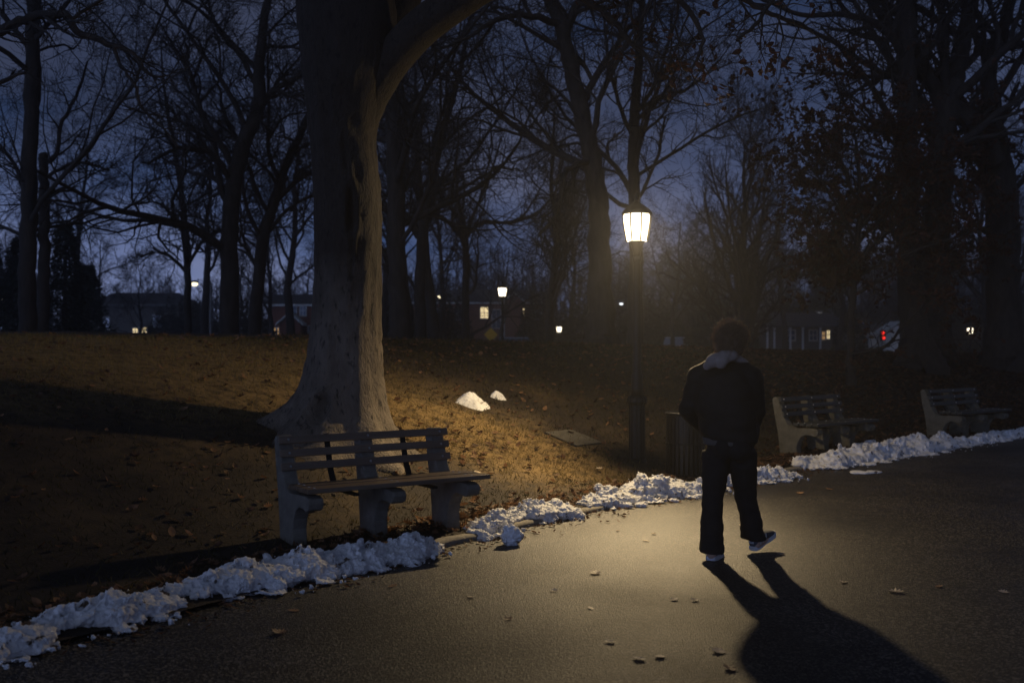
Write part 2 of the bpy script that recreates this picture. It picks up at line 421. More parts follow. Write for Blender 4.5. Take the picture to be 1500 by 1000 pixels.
def on_path(px, py, z=0.004):
    d = (EYE - z) * F / (py - HY)
    return (px - CX) / F * d, d
def on_lawn(px, py):
    """ground point seen at a pixel below the crest of the slope"""
    for k in range(1, 1200):
        d = 4 + k * .04
        q = at(px, py, d)
        if q.z <= ground(q.x, q.y): return q.x, q.y, ground(q.x, q.y)
    return q.x, q.y, ground(q.x, q.y)
DRY_LIT_SPOTS = [(on_lawn(px, py), r, a) for px, py, r, a in ((690, 640, .75, 1.0), (630, 622, .7, 1.0), (755, 652, .8, .6), (590, 590, .8, .5), (410, 575, .8, .55), (330, 553, 1.5, .42), (200, 525, 2.2, .4), (60, 512, 2.6, .33), (430, 535, 1.6, .36), (-120, 515, 3, .3), (300, 505, 2.5, .33), (830, 672, .7, .42), (780, 690, .7, .42), (885, 695, .6, .42))]  # golden grass spots, set to paint in the lamp's pools of light
def dry_lit_tone(x, y):
    """1 on dry golden grass with lamplight painted in, 0 on mulch with painted shade"""
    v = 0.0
    for (q, r, a) in DRY_LIT_SPOTS:
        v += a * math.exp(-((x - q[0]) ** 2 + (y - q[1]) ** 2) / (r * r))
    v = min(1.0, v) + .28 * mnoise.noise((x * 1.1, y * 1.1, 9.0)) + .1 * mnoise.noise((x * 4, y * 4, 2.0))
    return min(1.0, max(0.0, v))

def lawn():
    xk_idx = np.unique(np.concatenate([np.arange(0, 300, 12), np.arange(300, 1100, 2), np.arange(1100, 2401, 12)]))
    s_arr = np.concatenate([[-0.06, -0.02], np.arange(0.0, 3, 0.1), np.arange(3, 14, 0.25), np.arange(14, 40, 1.0), [45, 55, 70, 90, 120, 160, 220, 300]])
    V = []
    for i in xk_idx:
        xk, yk, nx, ny = KXS[i], KYS[i], KNX[i], KNY[i]
        for s in s_arr:
            x, y = xk + nx * s, yk + ny * s
            z = float(height_ks(xk, s)) + (bumpz(x, y) * min(1.0, s / 1.5) if s > 0 else -0.02)
            V.append((x, y, z))
    n = len(s_arr); Q = []
    for a in range(len(xk_idx) - 1):
        for b in range(n - 1):
            Q.append((a * n + b, (a + 1) * n + b, (a + 1) * n + b + 1, a * n + b + 1))
    me = fast_mesh('lawn', V, Q)
    a_ = me.attributes.new('dry', 'FLOAT', 'POINT'); a_.data.foreach_set('value', np.array([dry_lit_tone(v[0], v[1]) for v in V], dtype=np.float32))
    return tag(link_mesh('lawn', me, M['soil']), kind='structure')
lawn()

def base_ground():
    mb = MB(); mb.add([(-600, -200, -0.12), (600, -200, -0.12), (600, 900, -0.12), (-600, 900, -0.12)], [(0, 1, 2, 3)])
    return tag(mb.build('ground', M['soil']), kind='structure')
base_ground()

def path_z(x, y, s=None):
    if s is None: s = foot(x, y)[1]
    return 0.004 - 0.025 * math.exp(-((s + 0.3) / 0.35) ** 2) + 0.003 * mnoise.noise((x * 0.6, y * 0.6, 0.5)) * min(1, max(0, -s))

def path():
    V = []; Q = []
    sv = [0.0, -0.15, -0.4, -0.8, -1.4, -2.2, -3.2, -4.5, -6, -7.5, -9, -10.5]
    idx = np.arange(0, 2401, 6)
    for i in idx:
        for s in sv:
            x, y = KXS[i] + KNX[i] * s, KYS[i] + KNY[i] * s
            V.append((x, y, path_z(x, y, s)))
    n = len(sv)
    for a in range(len(idx) - 1):
        for b in range(n - 1):
            Q.append((a * n + b, a * n + b + 1, (a + 1) * n + b + 1, (a + 1) * n + b))
    return tag(link_mesh('path', fast_mesh('path', V, Q), M['asphalt']), kind='structure')
path()

def kerb():
    V = []; Q = []
    prof = [(-0.07, -0.08), (-0.065, 0.028), (-0.045, 0.046), (0.0, 0.05), (0.045, 0.046), (0.065, 0.03), (0.07, -0.08)]
    idx = np.arange(584, 900, 1)
    for i in idx:
        for s, z in prof:
            x, y = KXS[i] + KNX[i] * s, KYS[i] + KNY[i] * s
            w = mnoise.noise((x * 3, y * 3, z * 9)) * 0.014
            sink = -.012 + 0.03 * mnoise.noise((x * 0.5, y * 0.5, 1.0))
            V.append((x + KNX[i] * w, y + KNY[i] * w, z + (w * 0.7 + sink if z > 0 else 0)))
    n = len(prof)
    for a in range(len(idx) - 1):
        for b in range(n - 1): Q.append((a * n + b, a * n + b + 1, (a + 1) * n + b + 1, (a + 1) * n + b))
    return tag(link_mesh('kerb', fast_mesh('kerb', V, Q), M['kerb']), kind='structure')
kerb()

def on_kerb(k_x, s):
    i = int(np.clip(np.searchsorted(KXS, k_x), 0, len(KXS) - 1))
    return KXS[i] + KNX[i] * s, KYS[i] + KNY[i] * s

# ------------------------------------------------------------------ grass and fallen leaves on the lawn
def tint_attr(me, vals):
    a = me.attributes.new('tint', 'FLOAT', 'POINT'); a.data.foreach_set('value', np.asarray(vals, dtype=np.float32))

def scatter_lawn(rs, n, smax, xmin, xmax, power):
    """random ground points, denser close to the path; yields x, y, z, s"""
    out = []
    xs = rs.uniform(xmin, xmax, n); ss = 0.08 + (rs.uniform(0, 1, n) ** power) * smax
    i = np.clip(np.searchsorted(KXS, xs), 0, len(KXS) - 1)
    X = KXS[i] + KNX[i] * ss; Y = KYS[i] + KNY[i] * ss
    keep = (Y > 3.5) & (np.abs(X / np.maximum(Y, .1)) < 0.60)
    H = np.array([np.interp(s, SS, HN) for s in ss]) * np.interp(KXS[i], [-6, 2.4, 8, 14, 22, 40], [1.86, 1.80, 1.66, 1.44, 1.28, 1.2])
    for x, y, z, s, k in zip(X, Y, H, ss, keep):
        if k: out.append((x, y, z + bumpz(x, y) * min(1, s / 1.5), s))
    return out

def litter_amount(x, y):
    """where the wind has gathered leaves"""
    v = mnoise.noise((x * 0.22, y * 0.22, 11.0)) * 0.5 + mnoise.noise((x * 0.8, y * 0.8, 2.0)) * 0.3
    return v + 0.10 * (x - 1.0) - 0.05

def grass():
    rs = np.random.RandomState(5)
    V = []; T = []; tint = []
    for (n, smax, x0, x1, pw, hs) in ((150000, 9.0, -4, 9, 1.1, 1.0), (60000, 12, 3, 26, 1.0, 1.4)):
        for (x, y, z, s) in scatter_lawn(rs, n, smax, x0, x1, pw):
            if s < 0.35 and rs.rand() < 0.5: continue
            if litter_amount(x, y) > 0.35 and rs.rand() < 0.8: continue
            dr = dry_lit_tone(x, y)
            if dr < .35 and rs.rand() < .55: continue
            far = 1 + max(0, y - 9) * 0.07
            h = rs.uniform(0.018, 0.065) * hs; w = rs.uniform(0.003, 0.006) * far
            a = rs.uniform(0, 6.283); lean = rs.uniform(0.2, 1.6) * h
            ca, sa = math.cos(a), math.sin(a); b = len(V)
            la = rs.uniform(0, 6.283)
            V += [(x - ca * w, y - sa * w, z - .004), (x + ca * w, y + sa * w, z - .004), (x + math.cos(la) * lean, y + math.sin(la) * lean, z + h)]
            T.append((b, b + 1, b + 2))
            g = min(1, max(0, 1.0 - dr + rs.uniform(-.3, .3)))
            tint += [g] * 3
    me = fast_mesh('grass', V, T, False); tint_attr(me, tint)
    return tag(link_mesh('grass', me, M['grass']), 'short dry winter grass over the sloping lawn', 'grass', kind='stuff')
grass()

OAK = [(0, -.5), (.07, -.33), (.22, -.30), (.16, -.18), (.36, -.10), (.22, 0.02), (.42, .14), (.22, .2), (.28, .36), (.1, .36), (0, .52),
       (-.1, .36), (-.28, .36), (-.22, .2), (-.42, .14), (-.22, .02), (-.36, -.10), (-.16, -.18), (-.22, -.30), (-.07, -.33)]
BEECH_LEAF = [(0, -.5), (.18, -.3), (.27, -.05), (.2, .25), (0, .52), (-.2, .25), (-.27, -.05), (-.18, -.3)]
def leaf_geo(shape, size, rz, tilt, roll, curl, loc):
    cz, sz = math.cos(rz), math.sin(rz); ct, st = math.cos(tilt), math.sin(tilt); cr, sr = math.cos(roll), math.sin(roll)
    out = []
    for (x, y) in [(0, 0)] + shape:
        x *= size; y *= size
        z = curl * (x * x * 2.2 + y * y * 0.9) / size
        y, z = y * ct - z * st, y * st + z * ct
        x, z = x * cr + z * sr, -x * sr + z * cr
        out.append((loc[0] + x * cz - y * sz, loc[1] + x * sz + y * cz, loc[2] + z))
    n = len(shape)
    return out, [(0, 1 + k, 1 + (k + 1) % n) for k in range(n)]

def leaf_litter():
    rs = np.random.RandomState(8)
    V = []; T = []; tint = []
    pts = scatter_lawn(rs, 42000, 9.5, -4, 24, 1.15) + [p for p in scatter_lawn(rs, 5000, 0.5, -3, 6, 0.8)]
    for (x, y, z, s) in pts:
        p = litter_amount(x, y) + (0.28 if s < 0.6 else 0)
        if rs.rand() > 0.15 + 0.9 * max(0, min(1, p * 1.3)): continue
        sz = rs.uniform(0.05, 0.11) * (1 + max(0, y - 10) * 0.02)
        v, f = leaf_geo(BEECH_LEAF if rs.rand() < .6 else OAK, sz, rs.uniform(0, 6.28), rs.normal(0, .35), rs.normal(0, .35), rs.uniform(0.2, 1.3), (x, y, z + 0.012 + rs.uniform(0, .012)))
        b = len(V); V += v; T += [tuple(i + b for i in q) for q in f]
        g = min(1, max(0, rs.uniform(0, 1) ** .7 + 0.04 * x)); tint += [g] * len(v)
    # a drift of leaves and crumbs lying along the foot of the kerb
    for _ in range(900):
        k = rs.uniform(-2.6, 5.5); s = -abs(rs.normal(0, 0.16)) - 0.05
        x, y = on_kerb(k, s)
        sz = rs.uniform(0.02, 0.06)
        v, f = leaf_geo(BEECH_LEAF, sz, rs.uniform(0, 6.28), rs.normal(0, .3), rs.normal(0, .3), rs.uniform(0.2, 1.2), (x, y, path_z(x, y, s) + .010))
        b = len(V); V += v; T += [tuple(i + b for i in q) for q in f]; tint += [rs.uniform(.4, 1)] * len(v)
    me = fast_mesh('leaf_litter', V, T, False); tint_attr(me, tint)
    return tag(link_mesh('leaf_litter', me, M['litter']), 'brown leaf litter strewn over lawn and kerb foot', 'leaf litter', kind='stuff')
leaf_litter()

def fallen_leaf(px, py, size, label, lawn_=False, seed=0, shape=OAK):
    rs = random.Random(seed * 7 + int(px))
    x, y = on_path(px, py, 0.01)
    if lawn_:
        for _ in range(12): x, y = on_path(px, py, ground(x, y) + 0.02)
        z = ground(x, y) + 0.03
    else: z = path_z(x, y) + .003
    v, f = leaf_geo(shape, size * rs.uniform(.75, 1.25), rs.uniform(0, 6.28), rs.uniform(-.16, .16), rs.uniform(-.18, .18), rs.uniform(.05, .5), (0, 0, 0.003))
    m = MB().add(v, f); o = m.build('fallen_leaf', M['brown_leaf'] if 'brown' in label or 'dark' in label else M['path_leaf'], smooth=False)
    o.location = (x, y, z)
    tag(o, label, 'leaf', 'leaves fallen on the path' if not lawn_ else 'pale leaves fallen on the lawn edge')
LEAVES = [
    (872, 838, .115, 'lobed tan leaf on bright asphalt left of the planted shoe'), (812, 864, .075, 'small leaf on path straight below the snow clod beside the kerb'),
    (865, 889, .075, 'small leaf on asphalt below the largest lobed leaf'), (946, 791, .06, 'flat leaf on the brightest patch of asphalt'),
    (988, 877, .07, 'curled leaf on path just left of the left leg shadow'), (1018, 878, .06, 'leaf touching the edge of the left leg shadow'),
    (893, 939, .06, 'small leaf on dim asphalt at the lower middle of the path'), (935, 964, .075, 'left one of two pale leaves near the bottom edge'),
    (967, 960, .085, 'bright flat leaf, right one of two near the bottom edge'), (1053, 952, .105, 'crumpled leaf at the left edge of the shadow torso'),
    (1068, 978, .11, 'brown leaf half inside the shadow at the bottom edge'), (1143, 811, .085, 'leaf lying just right of the lifted right shoe'),
    (1235, 852, .08, 'leaf right of the right leg shadow, farther one of two'), (1313, 866, .10, 'large leaf on dim asphalt right of the person shadow'),
    (1375, 858, .09, 'dark leaf on asphalt at the far right of the shadow'), (1470, 866, .06, 'small leaf on black asphalt by the right border'),
    (958, 781, .07, 'leaf on asphalt directly left of the trouser knee'), (1085, 768, .05, 'leaf on the path seen between both trouser legs'),
    (905, 776, .05, 'small dark leaf on asphalt under the kerb end'), (575, 855, .09, 'brown leaf on dim path beside the longest snow ridge'),
    (410, 925, .10, 'brown leaf on dark path at the lower left'), (430, 889, .09, 'brown leaf on path below the first snow ridge gap'),
    (1172, 722, .12, 'curled leaf on the path behind the person left of the dark curled leaf'), (1215, 716, .10, 'dark curled leaf left of the thin strip of ice'),
    (690, 873, .06, 'small leaf on the dim path left of the bright pool'), (745, 905, .06, 'small brown leaf alone on the dark path'),
]
for k, (px, py, sz, lb) in enumerate(LEAVES): fallen_leaf(px, py, sz, lb, seed=k)
fallen_leaf(878, 694, .10, 'pale leaf lying on grass left of the lamp base', True, 3)
fallen_leaf(957, 709, .09, 'pale leaf on grass right of the lamp base', True, 5, BEECH_LEAF)
fallen_leaf(700, 712, .10, 'tan leaf on grass just past the near bench seat', True, 6)

# ------------------------------------------------------------------ snow
def clod(mb, rs, c, r):
    """an angular lump: a coarse ball with every corner pushed about"""
    b0 = len(mb.v); mb.ball((0, 0, 0), (r * rs.uniform(.9, 1.5), r * rs.uniform(.9, 1.3), r * rs.uniform(.75, 1.1)), 6)
    a = rs.uniform(0, 6.28); t = rs.uniform(-.8, .8); ca, sa, ct, st = math.cos(a), math.sin(a), math.cos(t), math.sin(t)
    for i in range(b0, len(mb.v)):
        x, y, z = (q * rs.uniform(.72, 1.28) for q in mb.v[i]); x, z = x * ct - z * st, x * st + z * ct; x, y = x * ca - y * sa, x * sa + y * ca
        mb.v[i] = (c[0] + x, c[1] + y, c[2] + z)

def snow_ridge(label, pts, seed, group='snow ridges along the kerb', per=520, voxel=0.0085, crumbs=1.0):
    """pts: (px, py, half width m, height m) along the foot of the ridge as seen on the ground"""
    rs = random.Random(seed)
    P3 = []
    for (px, py, w, h) in pts:
        x, y = on_path(px, py, 0.03)
        for _ in range(8): x, y = on_path(px, py, ground(x, y) + 0.02)
        P3.append((x, y, w, h))
    cx = sum(p[0] for p in P3) / len(P3); cy = sum(p[1] for p in P3) / len(P3); cz = ground(cx, cy)
    mb = MB()
    for i in range(len(P3) - 1):
        a, b = P3[i], P3[i + 1]
        L = math.hypot(b[0] - a[0], b[1] - a[1]); tx, ty = (b[0] - a[0]) / L, (b[1] - a[1]) / L
        for k in range(max(2, int(L / .05))):
            t = (k + rs.random()) / max(2, int(L / .05)); w = a[2] + (b[2] - a[2]) * t; h = (a[3] + (b[3] - a[3]) * t) * max(.2, .68 + .55 * mnoise.noise(((a[0] + tx * L * t) * 3.2 + seed, (a[1] + ty * L * t) * 3.2, 0.0)))
            o = rs.uniform(-.35, .35); x = a[0] + tx * L * t - ty * o * w; y = a[1] + ty * L * t + tx * o * w
            mb.ball((x - cx, y - cy, ground(x, y) - cz + h * .1), (w * rs.uniform(.55, .8), w * rs.uniform(.55, .8), h * .80), 10)
            if k % 2 == 0:
                o = rs.choice((-1, 1)) * rs.uniform(.5, 1.25); xe = a[0] + tx * L * t - ty * o * w; ye = a[1] + ty * L * t + tx * o * w; q = w * rs.uniform(.18, .5)
                mb.ball((xe - cx, ye - cy, ground(xe, ye) - cz), (q, q * .8, rs.uniform(.012, .035)), 8)
        for _ in range(max(6, int(L * per))):
            t = rs.random(); w = a[2] + (b[2] - a[2]) * t; h = a[3] + (b[3] - a[3]) * t
            o = max(-1, min(1, rs.gauss(0, 0.42)))
            h *= max(.3, 0.92 + 0.75 * mnoise.noise(((a[0] + tx * L * t) * 3.2 + seed, (a[1] + ty * L * t) * 3.2, o * 1.5)))
            x = a[0] + tx * L * t - ty * o * w; y = a[1] + ty * L * t + tx * o * w
            top = h * (1 - o * o * 0.9)
            r = rs.uniform(0.009, 0.024) * (rs.uniform(1.5, 3.0) if rs.random() < .16 else 1)
            z = ground(x, y) + (rs.random() ** .7) * max(0.005, top * .92 - r * .55)
            if rs.random() < .035: r = rs.uniform(.05, .085)
            clod(mb, rs, (x - cx, y - cy, z - cz - (r * .4 if r > .05 else 0)), r)
        for _ in range(int(L * 34)):
            t = rs.random(); o = rs.choice((-1, 1, -1)) * rs.uniform(0.9, 1.6) * (a[2] + .03)
            x = a[0] + tx * L * t - ty * o; y = a[1] + ty * L * t + tx * o; r = .006 + .022 * rs.random() ** 2.2 * crumbs
            mb.ball((x - cx, y - cy, ground(x, y) - cz + r * .5), (r * 1.2, r, r), 6)
    me = remesh(mb.mesh('snow_ridge'), voxel, 1, 0.35)
    displace(me, lambda p: 0.015 * abs(mnoise.noise((p[0] * 13, p[1] * 13, p[2] * 13))) + 0.010 * mnoise.noise((p[0] * 31, p[1] * 31, p[2] * 31)) + .011 * mnoise.noise((p[0] * 68, p[1] * 68, p[2] * 68)) - .010)
    o = link_mesh('snow_ridge', me, M['snow']); o.location = (cx, cy, cz)
    return tag(o, label, 'snow', group)
snow_ridge('low snow ridge running out at the lower left corner', [(-30, 960, .17, .09), (20, 948, .18, .11), (70, 930, .10, .06)], 1)
snow_ridge('lumpy bluish snow ridge second from the left border', [(50, 912, .10, .08), (100, 903, .17, .12), (180, 890, .22, .17), (235, 880, .13, .09), (262, 876, .04, .04)], 2)
snow_ridge('longest and tallest snow ridge in front of the near bench', [(242, 868, .07, .07), (300, 858, .14, .12), (380, 850, .27, .18), (450, 837, .22, .15), (510, 828, .17, .13), (570, 816, .20, .16), (620, 804, .15, .13), (642, 800, .05, .07)], 3)
snow_ridge('crumbly snow ridge on the kerb between bench and lamp', [(690, 774, .14, .05), (722, 768, .16, .14), (745, 764, .10, .06), (775, 757, .22, .13), (815, 750, .26, .13), (845, 747, .12, .06)], 4)
snow_ridge('warm lit snow ridge at the foot of the lamp and bin', [(852, 735, .12, .07), (890, 731, .18, .12), (940, 726, .25, .22), (985, 720, .28, .18), (1020, 712, .22, .17), (1052, 706, .16, .14)], 5)
snow_ridge('snow ridge behind the person left of the middle bench', [(1048, 708, .16, .12), (1085, 702, .20, .16), (1125, 698, .22, .16), (1165, 694, .10, .06)], 6)
snow_ridge('long pale snow ridge in front of the two right benches', [(1165, 683, .16, .10), (1215, 679, .25, .18), (1275, 667, .32, .24), (1330, 661, .30, .24), (1380, 652, .26, .20), (1428, 646, .14, .12)], 7, voxel=.015)
snow_ridge('farthest snow ridge leaving the photo at the right border', [(1425, 647, .14, .12), (1470, 639, .22, .17), (1530, 630, .25, .18)], 8, voxel=.015)
def snow_lump(name, px, py, r, label, seed, lawn_=False, squash=1.0, group=None, n=26):
    rs = random.Random(seed); x, y = on_path(px, py, 0.0)
    if lawn_:
        for _ in range(25):
            x2, y2 = on_path(px, py, ground(x, y)); x, y = (x + x2) / 2, (y + y2) / 2
    z = ground(x, y) if lawn_ else -.012 - r * .16
    mb = MB()
    mb.ball((0, 0, r * .75 * squash), (r * .85, r * .8, r * .85 * squash), 12)
    for _ in range(n):
        q = r * rs.uniform(.2, .45); a = rs.uniform(0, 6.28); e = rs.uniform(-.6, 1.5)
        mb.ball((r * .75 * math.cos(a) * math.cos(e), r * .75 * math.sin(a) * math.cos(e), max(q * .6, r * (.8 + .7 * math.sin(e)) * squash)), q, 8)
    me = remesh(mb.mesh(name), r * .07, 1, .4)
    displace(me, lambda p: r * .30 * abs(mnoise.noise((p[0] * 2.2 / r, p[1] * 2.2 / r, p[2] * 2.2 / r + seed))) + r * .15 * abs(mnoise.noise((p[0] * 5 / r, p[1] * 5 / r, p[2] * 5 / r))) - r * .1)
    o = link_mesh(name, me, M['snow']); o.location = (x, y, z); o.rotation_euler.z = rs.uniform(0, 6)
    return tag(o, label, 'snow', group)
snow_lump('snow_clod', 750, 794, .092, 'single snow clod lying loose on asphalt beside the kerb', 4)
snow_lump('snow_clod', 877, 722, .055, 'small upright snow clod at the left end of the lamp ridge', 7, True)
snow_lump('snow_clod', 1050, 700, .09, 'angular snow clod standing right against the black bin', 9, True)
def snow_patch(px, py, w, h, dp, label, seed):
    """a sunken heap: pitted height field with a ragged thin rim and an off-centre peak"""
    x, y, z = on_lawn(px, py); n, m = 26, 72; V = []; Q = []
    for i in range(n + 1):
        for k in range(m):
            a = 2 * math.pi * k / m; ca, sa = math.cos(a), math.sin(a); u = i / n
            R = 1 + .28 * mnoise.noise((ca * 1.3, sa * 1.3, seed)) + .14 * mnoise.noise((ca * 4, sa * 4, seed + 3)) + .06 * mnoise.noise((ca * 11, sa * 11, seed))
            lx, ly = ca * u * R * w, sa * u * R * dp
            q = math.hypot((lx + w * .10) / w, ly / dp)
            hh = h * (.62 * max(0, 1 - u * u) ** .8 + .30 * math.exp(-((lx + w * .2) / (w * .38)) ** 2 - (ly / dp / .5) ** 2)) * (1 - u ** 6) * (1 + .35 * mnoise.noise((lx * 5, ly * 5, seed + 8)))
            hh += (.020 * mnoise.noise((lx * 9, ly * 9, seed)) + .010 * mnoise.noise((lx * 26, ly * 26, seed)) + .006 * mnoise.noise((lx * 60, ly * 60, seed))) * (1 - u ** 4)
            V.append((lx, ly, ground(x + lx, y + ly) - z + max(hh, .0) - .02 * u ** 3 + .012))
    for i in range(n):
        for k in range(m): Q.append((i * m + k, i * m + (k + 1) % m, (i + 1) * m + (k + 1) % m, (i + 1) * m + k))
    o = link_mesh('snow_patch', fast_mesh('snow_patch', V, Q), M['snow']); o.location = (x, y, z); tag(o, label, 'snow', 'melting snow heaps on the slope')
snow_patch(693, 593, .26, .15, .2, 'larger peaked snow heap alone on the grass slope', 3)
snow_patch(729, 583, .13, .085, .12, 'smaller round snow heap behind the larger one', 5)
def ice(px, py, w, d, label, seed):
    x, y = on_path(px, py, .004); mb = MB(); rs = random.Random(seed)
    mb.ball((0, 0, .004), (w, d, .014), 14)
    for _ in range(10): mb.ball((rs.uniform(-w, w), rs.uniform(-d, d), .004), (rs.uniform(.05, .12), rs.uniform(.04, .1), rs.uniform(.012, .024)), 8)
    o = link_mesh('ice_remnant', remesh(mb.mesh('ice_remnant'), .012, 1), M['snow']); o.location = (x, y, .004); tag(o, label, 'snow', 'thin ice left on the path')
ice(1268, 692, .15, .05, 'thin strip of dirty ice on path below the long pale snow ridge', 2)

# flat slab let into the grass behind the lamp
def slab():
    x, y, z = on_lawn(840, 643)
    gx = (ground(x + .3, y) - ground(x - .3, y)) / .6; gy = (ground(x, y + .3) - ground(x, y - .3)) / .6
    nrm = Vector((-gx, -gy, 1)).normalized()
    mb = MB().box(-.27, .27, -.27, .27, -.05, .012)
    o = mb.build('stone_slab', M['slab'], bevel=.01); o.location = (x, y, z + .012)
    o.rotation_mode = 'QUATERNION'; o.rotation_quaternion = nrm.to_track_quat('Z', 'Y')
    tag(o, 'flat grey stone slab set into the leafy grass', 'slab')
slab()

# ------------------------------------------------------------------ benches
BENCH_PROFILE = [(.02, -.06), (.30, -.06), (.285, .10), (.305, .18), (.35, .245), (.42, .285), (.50, .285), (.565, .27), (.61, .29), (.63, .335),
                 (.61, .37), (.55, .385), (.40, .38), (.24, .37), (.15, .40), (.085, .50), (.035, .64), (.0, .73), (-.01, .765), (-.04, .79),
                 (-.085, .785), (-.112, .755), (-.105, .70), (-.075, .54), (-.03, .34), (0, .15)]
BENCH_L = 1.57
def make_bench(label, u_sup=(.07, .75, 1.42)):
    root = empty('park_bench', (0, 0, 0), label, 'bench', 'slatted benches beside the path')
    for u in u_sup:
        mb = MB(); t = .06
        mb.prism([(u - t, -f, z) for f, z in BENCH_PROFILE], [(u + t, -f, z) for f, z in BENCH_PROFILE])
        mb.build('support', M['concrete'], root, bevel=.012)
    def slat(mb, f0, z0, ang, h, th, L):
        ca, sa = math.cos(ang), math.sin(ang)
        q = [(0, -h / 2), (th, -h / 2), (th, h / 2), (0, h / 2)]
        pr = [(f0 + a * ca + b * sa, z0 - a * sa + b * ca) for a, b in q]      # a: outward from the post, b: along the post
        mb.prism([(0, -f, z) for f, z in pr], [(L, -f, z) for f, z in pr])
    def bolts(par, pts, d):
        for u, f, z in pts:
            b = MB(); b.tube([(u, -f, z), (u, -f - d[0], z + d[1])], [.011, .009], 8); b.build('bolt', M['steel'], par)
    for z in (.752, .650, .548):
        f = .016 + (.73 - z) * .27
        mb = MB(); slat(mb, f, z, -.26, .060, .032, BENCH_L - .07)
        s = mb.build('back_slat', M['wood'], root, bevel=.005)
        bolts(s, [(u, f + .032, z + .008) for u in u_sup], (.006, .002))
    for k in range(4):
        f = .235 + k * .102; z = .405 + (.004 if k % 2 else 0)
        mb = MB(); mb.prism([(0, -f, z), (0, -f - .088, z), (0, -f - .088, z + .036), (0, -f, z + .036)],
                            [(BENCH_L, -f, z), (BENCH_L, -f - .088, z), (BENCH_L, -f - .088, z + .036), (BENCH_L, -f, z + .036)])
        s = mb.build('seat_slat', M['wood'], root, bevel=.006)
        bolts(s, [(u, f + .044, z + .034) for u in u_sup], (0, .006))
    for u in ((u_sup[0] + u_sup[1]) / 2, (u_sup[1] + u_sup[2]) / 2):
        mb = MB()
        pr = [(.0, .785), (.04, .645), (.09, .50), (.16, .385), (.24, .36), (.60, .36), (.60, .378), (.235, .381), (.175, .405), (.105, .51), (.052, .655), (.013, .79)]
        pr = [(a - .02, b) for a, b in pr]
        mb.prism([(u - .022, -f, z) for f, z in pr], [(u + .022, -f, z) for f, z in pr])
        mb.build('brace', M['black_iron'], root)
    return root
def copy_tree(o, parent=None):
    c = o.copy(); C.objects.link(c)
    if parent is not None: c.parent = parent
    for ch in [q for q in bpy.data.objects if q.parent == o]: copy_tree(ch, c)
    return c
def set_bench(o, pxl, pyl, ang, zoff=0.0):
    x, y = on_path(pxl, pyl, .05)
    for _ in range(20): x, y = on_path(pxl, pyl, ground(x, y))
    o.location = (x, y, ground(x, y) + zoff); o.rotation_euler.z = ang
bench = make_bench('near slatted bench under the thick beech trunk')
set_bench(bench, 407, 787, math.radians(33), .0)
b2 = copy_tree(bench); b2['label'] = 'bench with pale end support just right of the person'; set_bench(b2, 1140, 664, math.radians(40))
b3 = copy_tree(bench); b3['label'] = 'farthest bench in the shade by the long snow ridge'; set_bench(b3, 1356, 640, math.radians(36))

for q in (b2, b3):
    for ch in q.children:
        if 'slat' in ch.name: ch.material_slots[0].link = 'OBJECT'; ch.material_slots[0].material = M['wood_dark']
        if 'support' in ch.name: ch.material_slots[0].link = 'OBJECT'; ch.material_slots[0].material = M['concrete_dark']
# ------------------------------------------------------------------ park lamps
def make_park_lamp(label):
    root = empty('park_lamp', (0, 0, 0), label, 'street lamp', 'lantern lamps on black posts')
    b = MB()
    b.lathe([(.15, -.05), (.15, .03), (.135, .06), (.12, .08), (.115, .12)], 24)
    b.build('plinth', M['black_iron'], root, True)
    b = MB(); b.lathe([(.104, .12), (.102, .40), (.100, .78), (.112, .80), (.125, .82), (.125, .86), (.11, .885), (.085, .90)], 32, flute=.05)
    b.build('base_column', M['black_iron'], root)
    b = MB(); b.lathe([(.080, .90), (.074, 1.0), (.068, 1.1), (.072, 1.14), (.058, 1.18), (.052, 1.22), (.050, 2.0), (.046, 2.55), (.058, 2.57), (.058, 2.60), (.045, 2.63)], 20)
    b.build('post', M['black_iron'], root, True)
    b = MB(); b.lathe([(.045, 2.63), (.055, 2.70), (.07, 2.74), (.085, 2.785), (.098, 2.80), (.098, 2.812), (.08, 2.815)], 24)
    lan = b.build('lantern_base', M['black_iron'], root, True)
    g = MB(); g.lathe([(.132, 2.815), (.153, 2.92), (.170, 3.02), (.180, 3.11), (.165, 3.15)], 8)
    # eight clear-ish panes: let the bulb's light through and glow themselves
    gm = M.get('lantern_glass')
    if gm is None:
        gm = bpy.data.materials.new('lit frosted lantern glass'); gm.use_nodes = True; n, l = gm.node_tree.nodes, gm.node_tree.links; n.clear()
        o = n.new('ShaderNodeOutputMaterial'); mx = n.new('ShaderNodeMixShader'); tr = n.new('ShaderNodeBsdfTransparent'); em = n.new('ShaderNodeEmission')
        em.inputs['Color'].default_value = (1, .86, .62, 1); em.inputs['Strength'].default_value = 9.0; mx.inputs[0].default_value = .35
        l.new(tr.outputs[0], mx.inputs[1]); l.new(em.outputs[0], mx.inputs[2]); l.new(mx.outputs[0], o.inputs['Surface']); M['lantern_glass'] = gm; gm.cycles.emission_sampling = 'NONE'
    g.build('lantern_glass', gm, root)
    for k in range(8):
        a = 2 * math.pi * k / 8
        pts = [((r + .003) * math.cos(a), (r + .003) * math.sin(a), z) for r, z in [(.132, 2.81), (.153, 2.92), (.170, 3.02), (.180, 3.11), (.165, 3.15)]]
        r_ = MB(); r_.tube(pts, [.009] * 5, 6); r_.build('lantern_rib', M['black_iron'], root)
    c = MB(); c.lathe([(.19, 3.145), (.188, 3.165), (.16, 3.20), (.11, 3.24), (.06, 3.275), (.03, 3.30), (.03, 3.33), (.042, 3.36), (.02, 3.40), (.004, 3.44)], 24)
    c.build('lantern_cap', M['black_iron'], root, True)
    return root
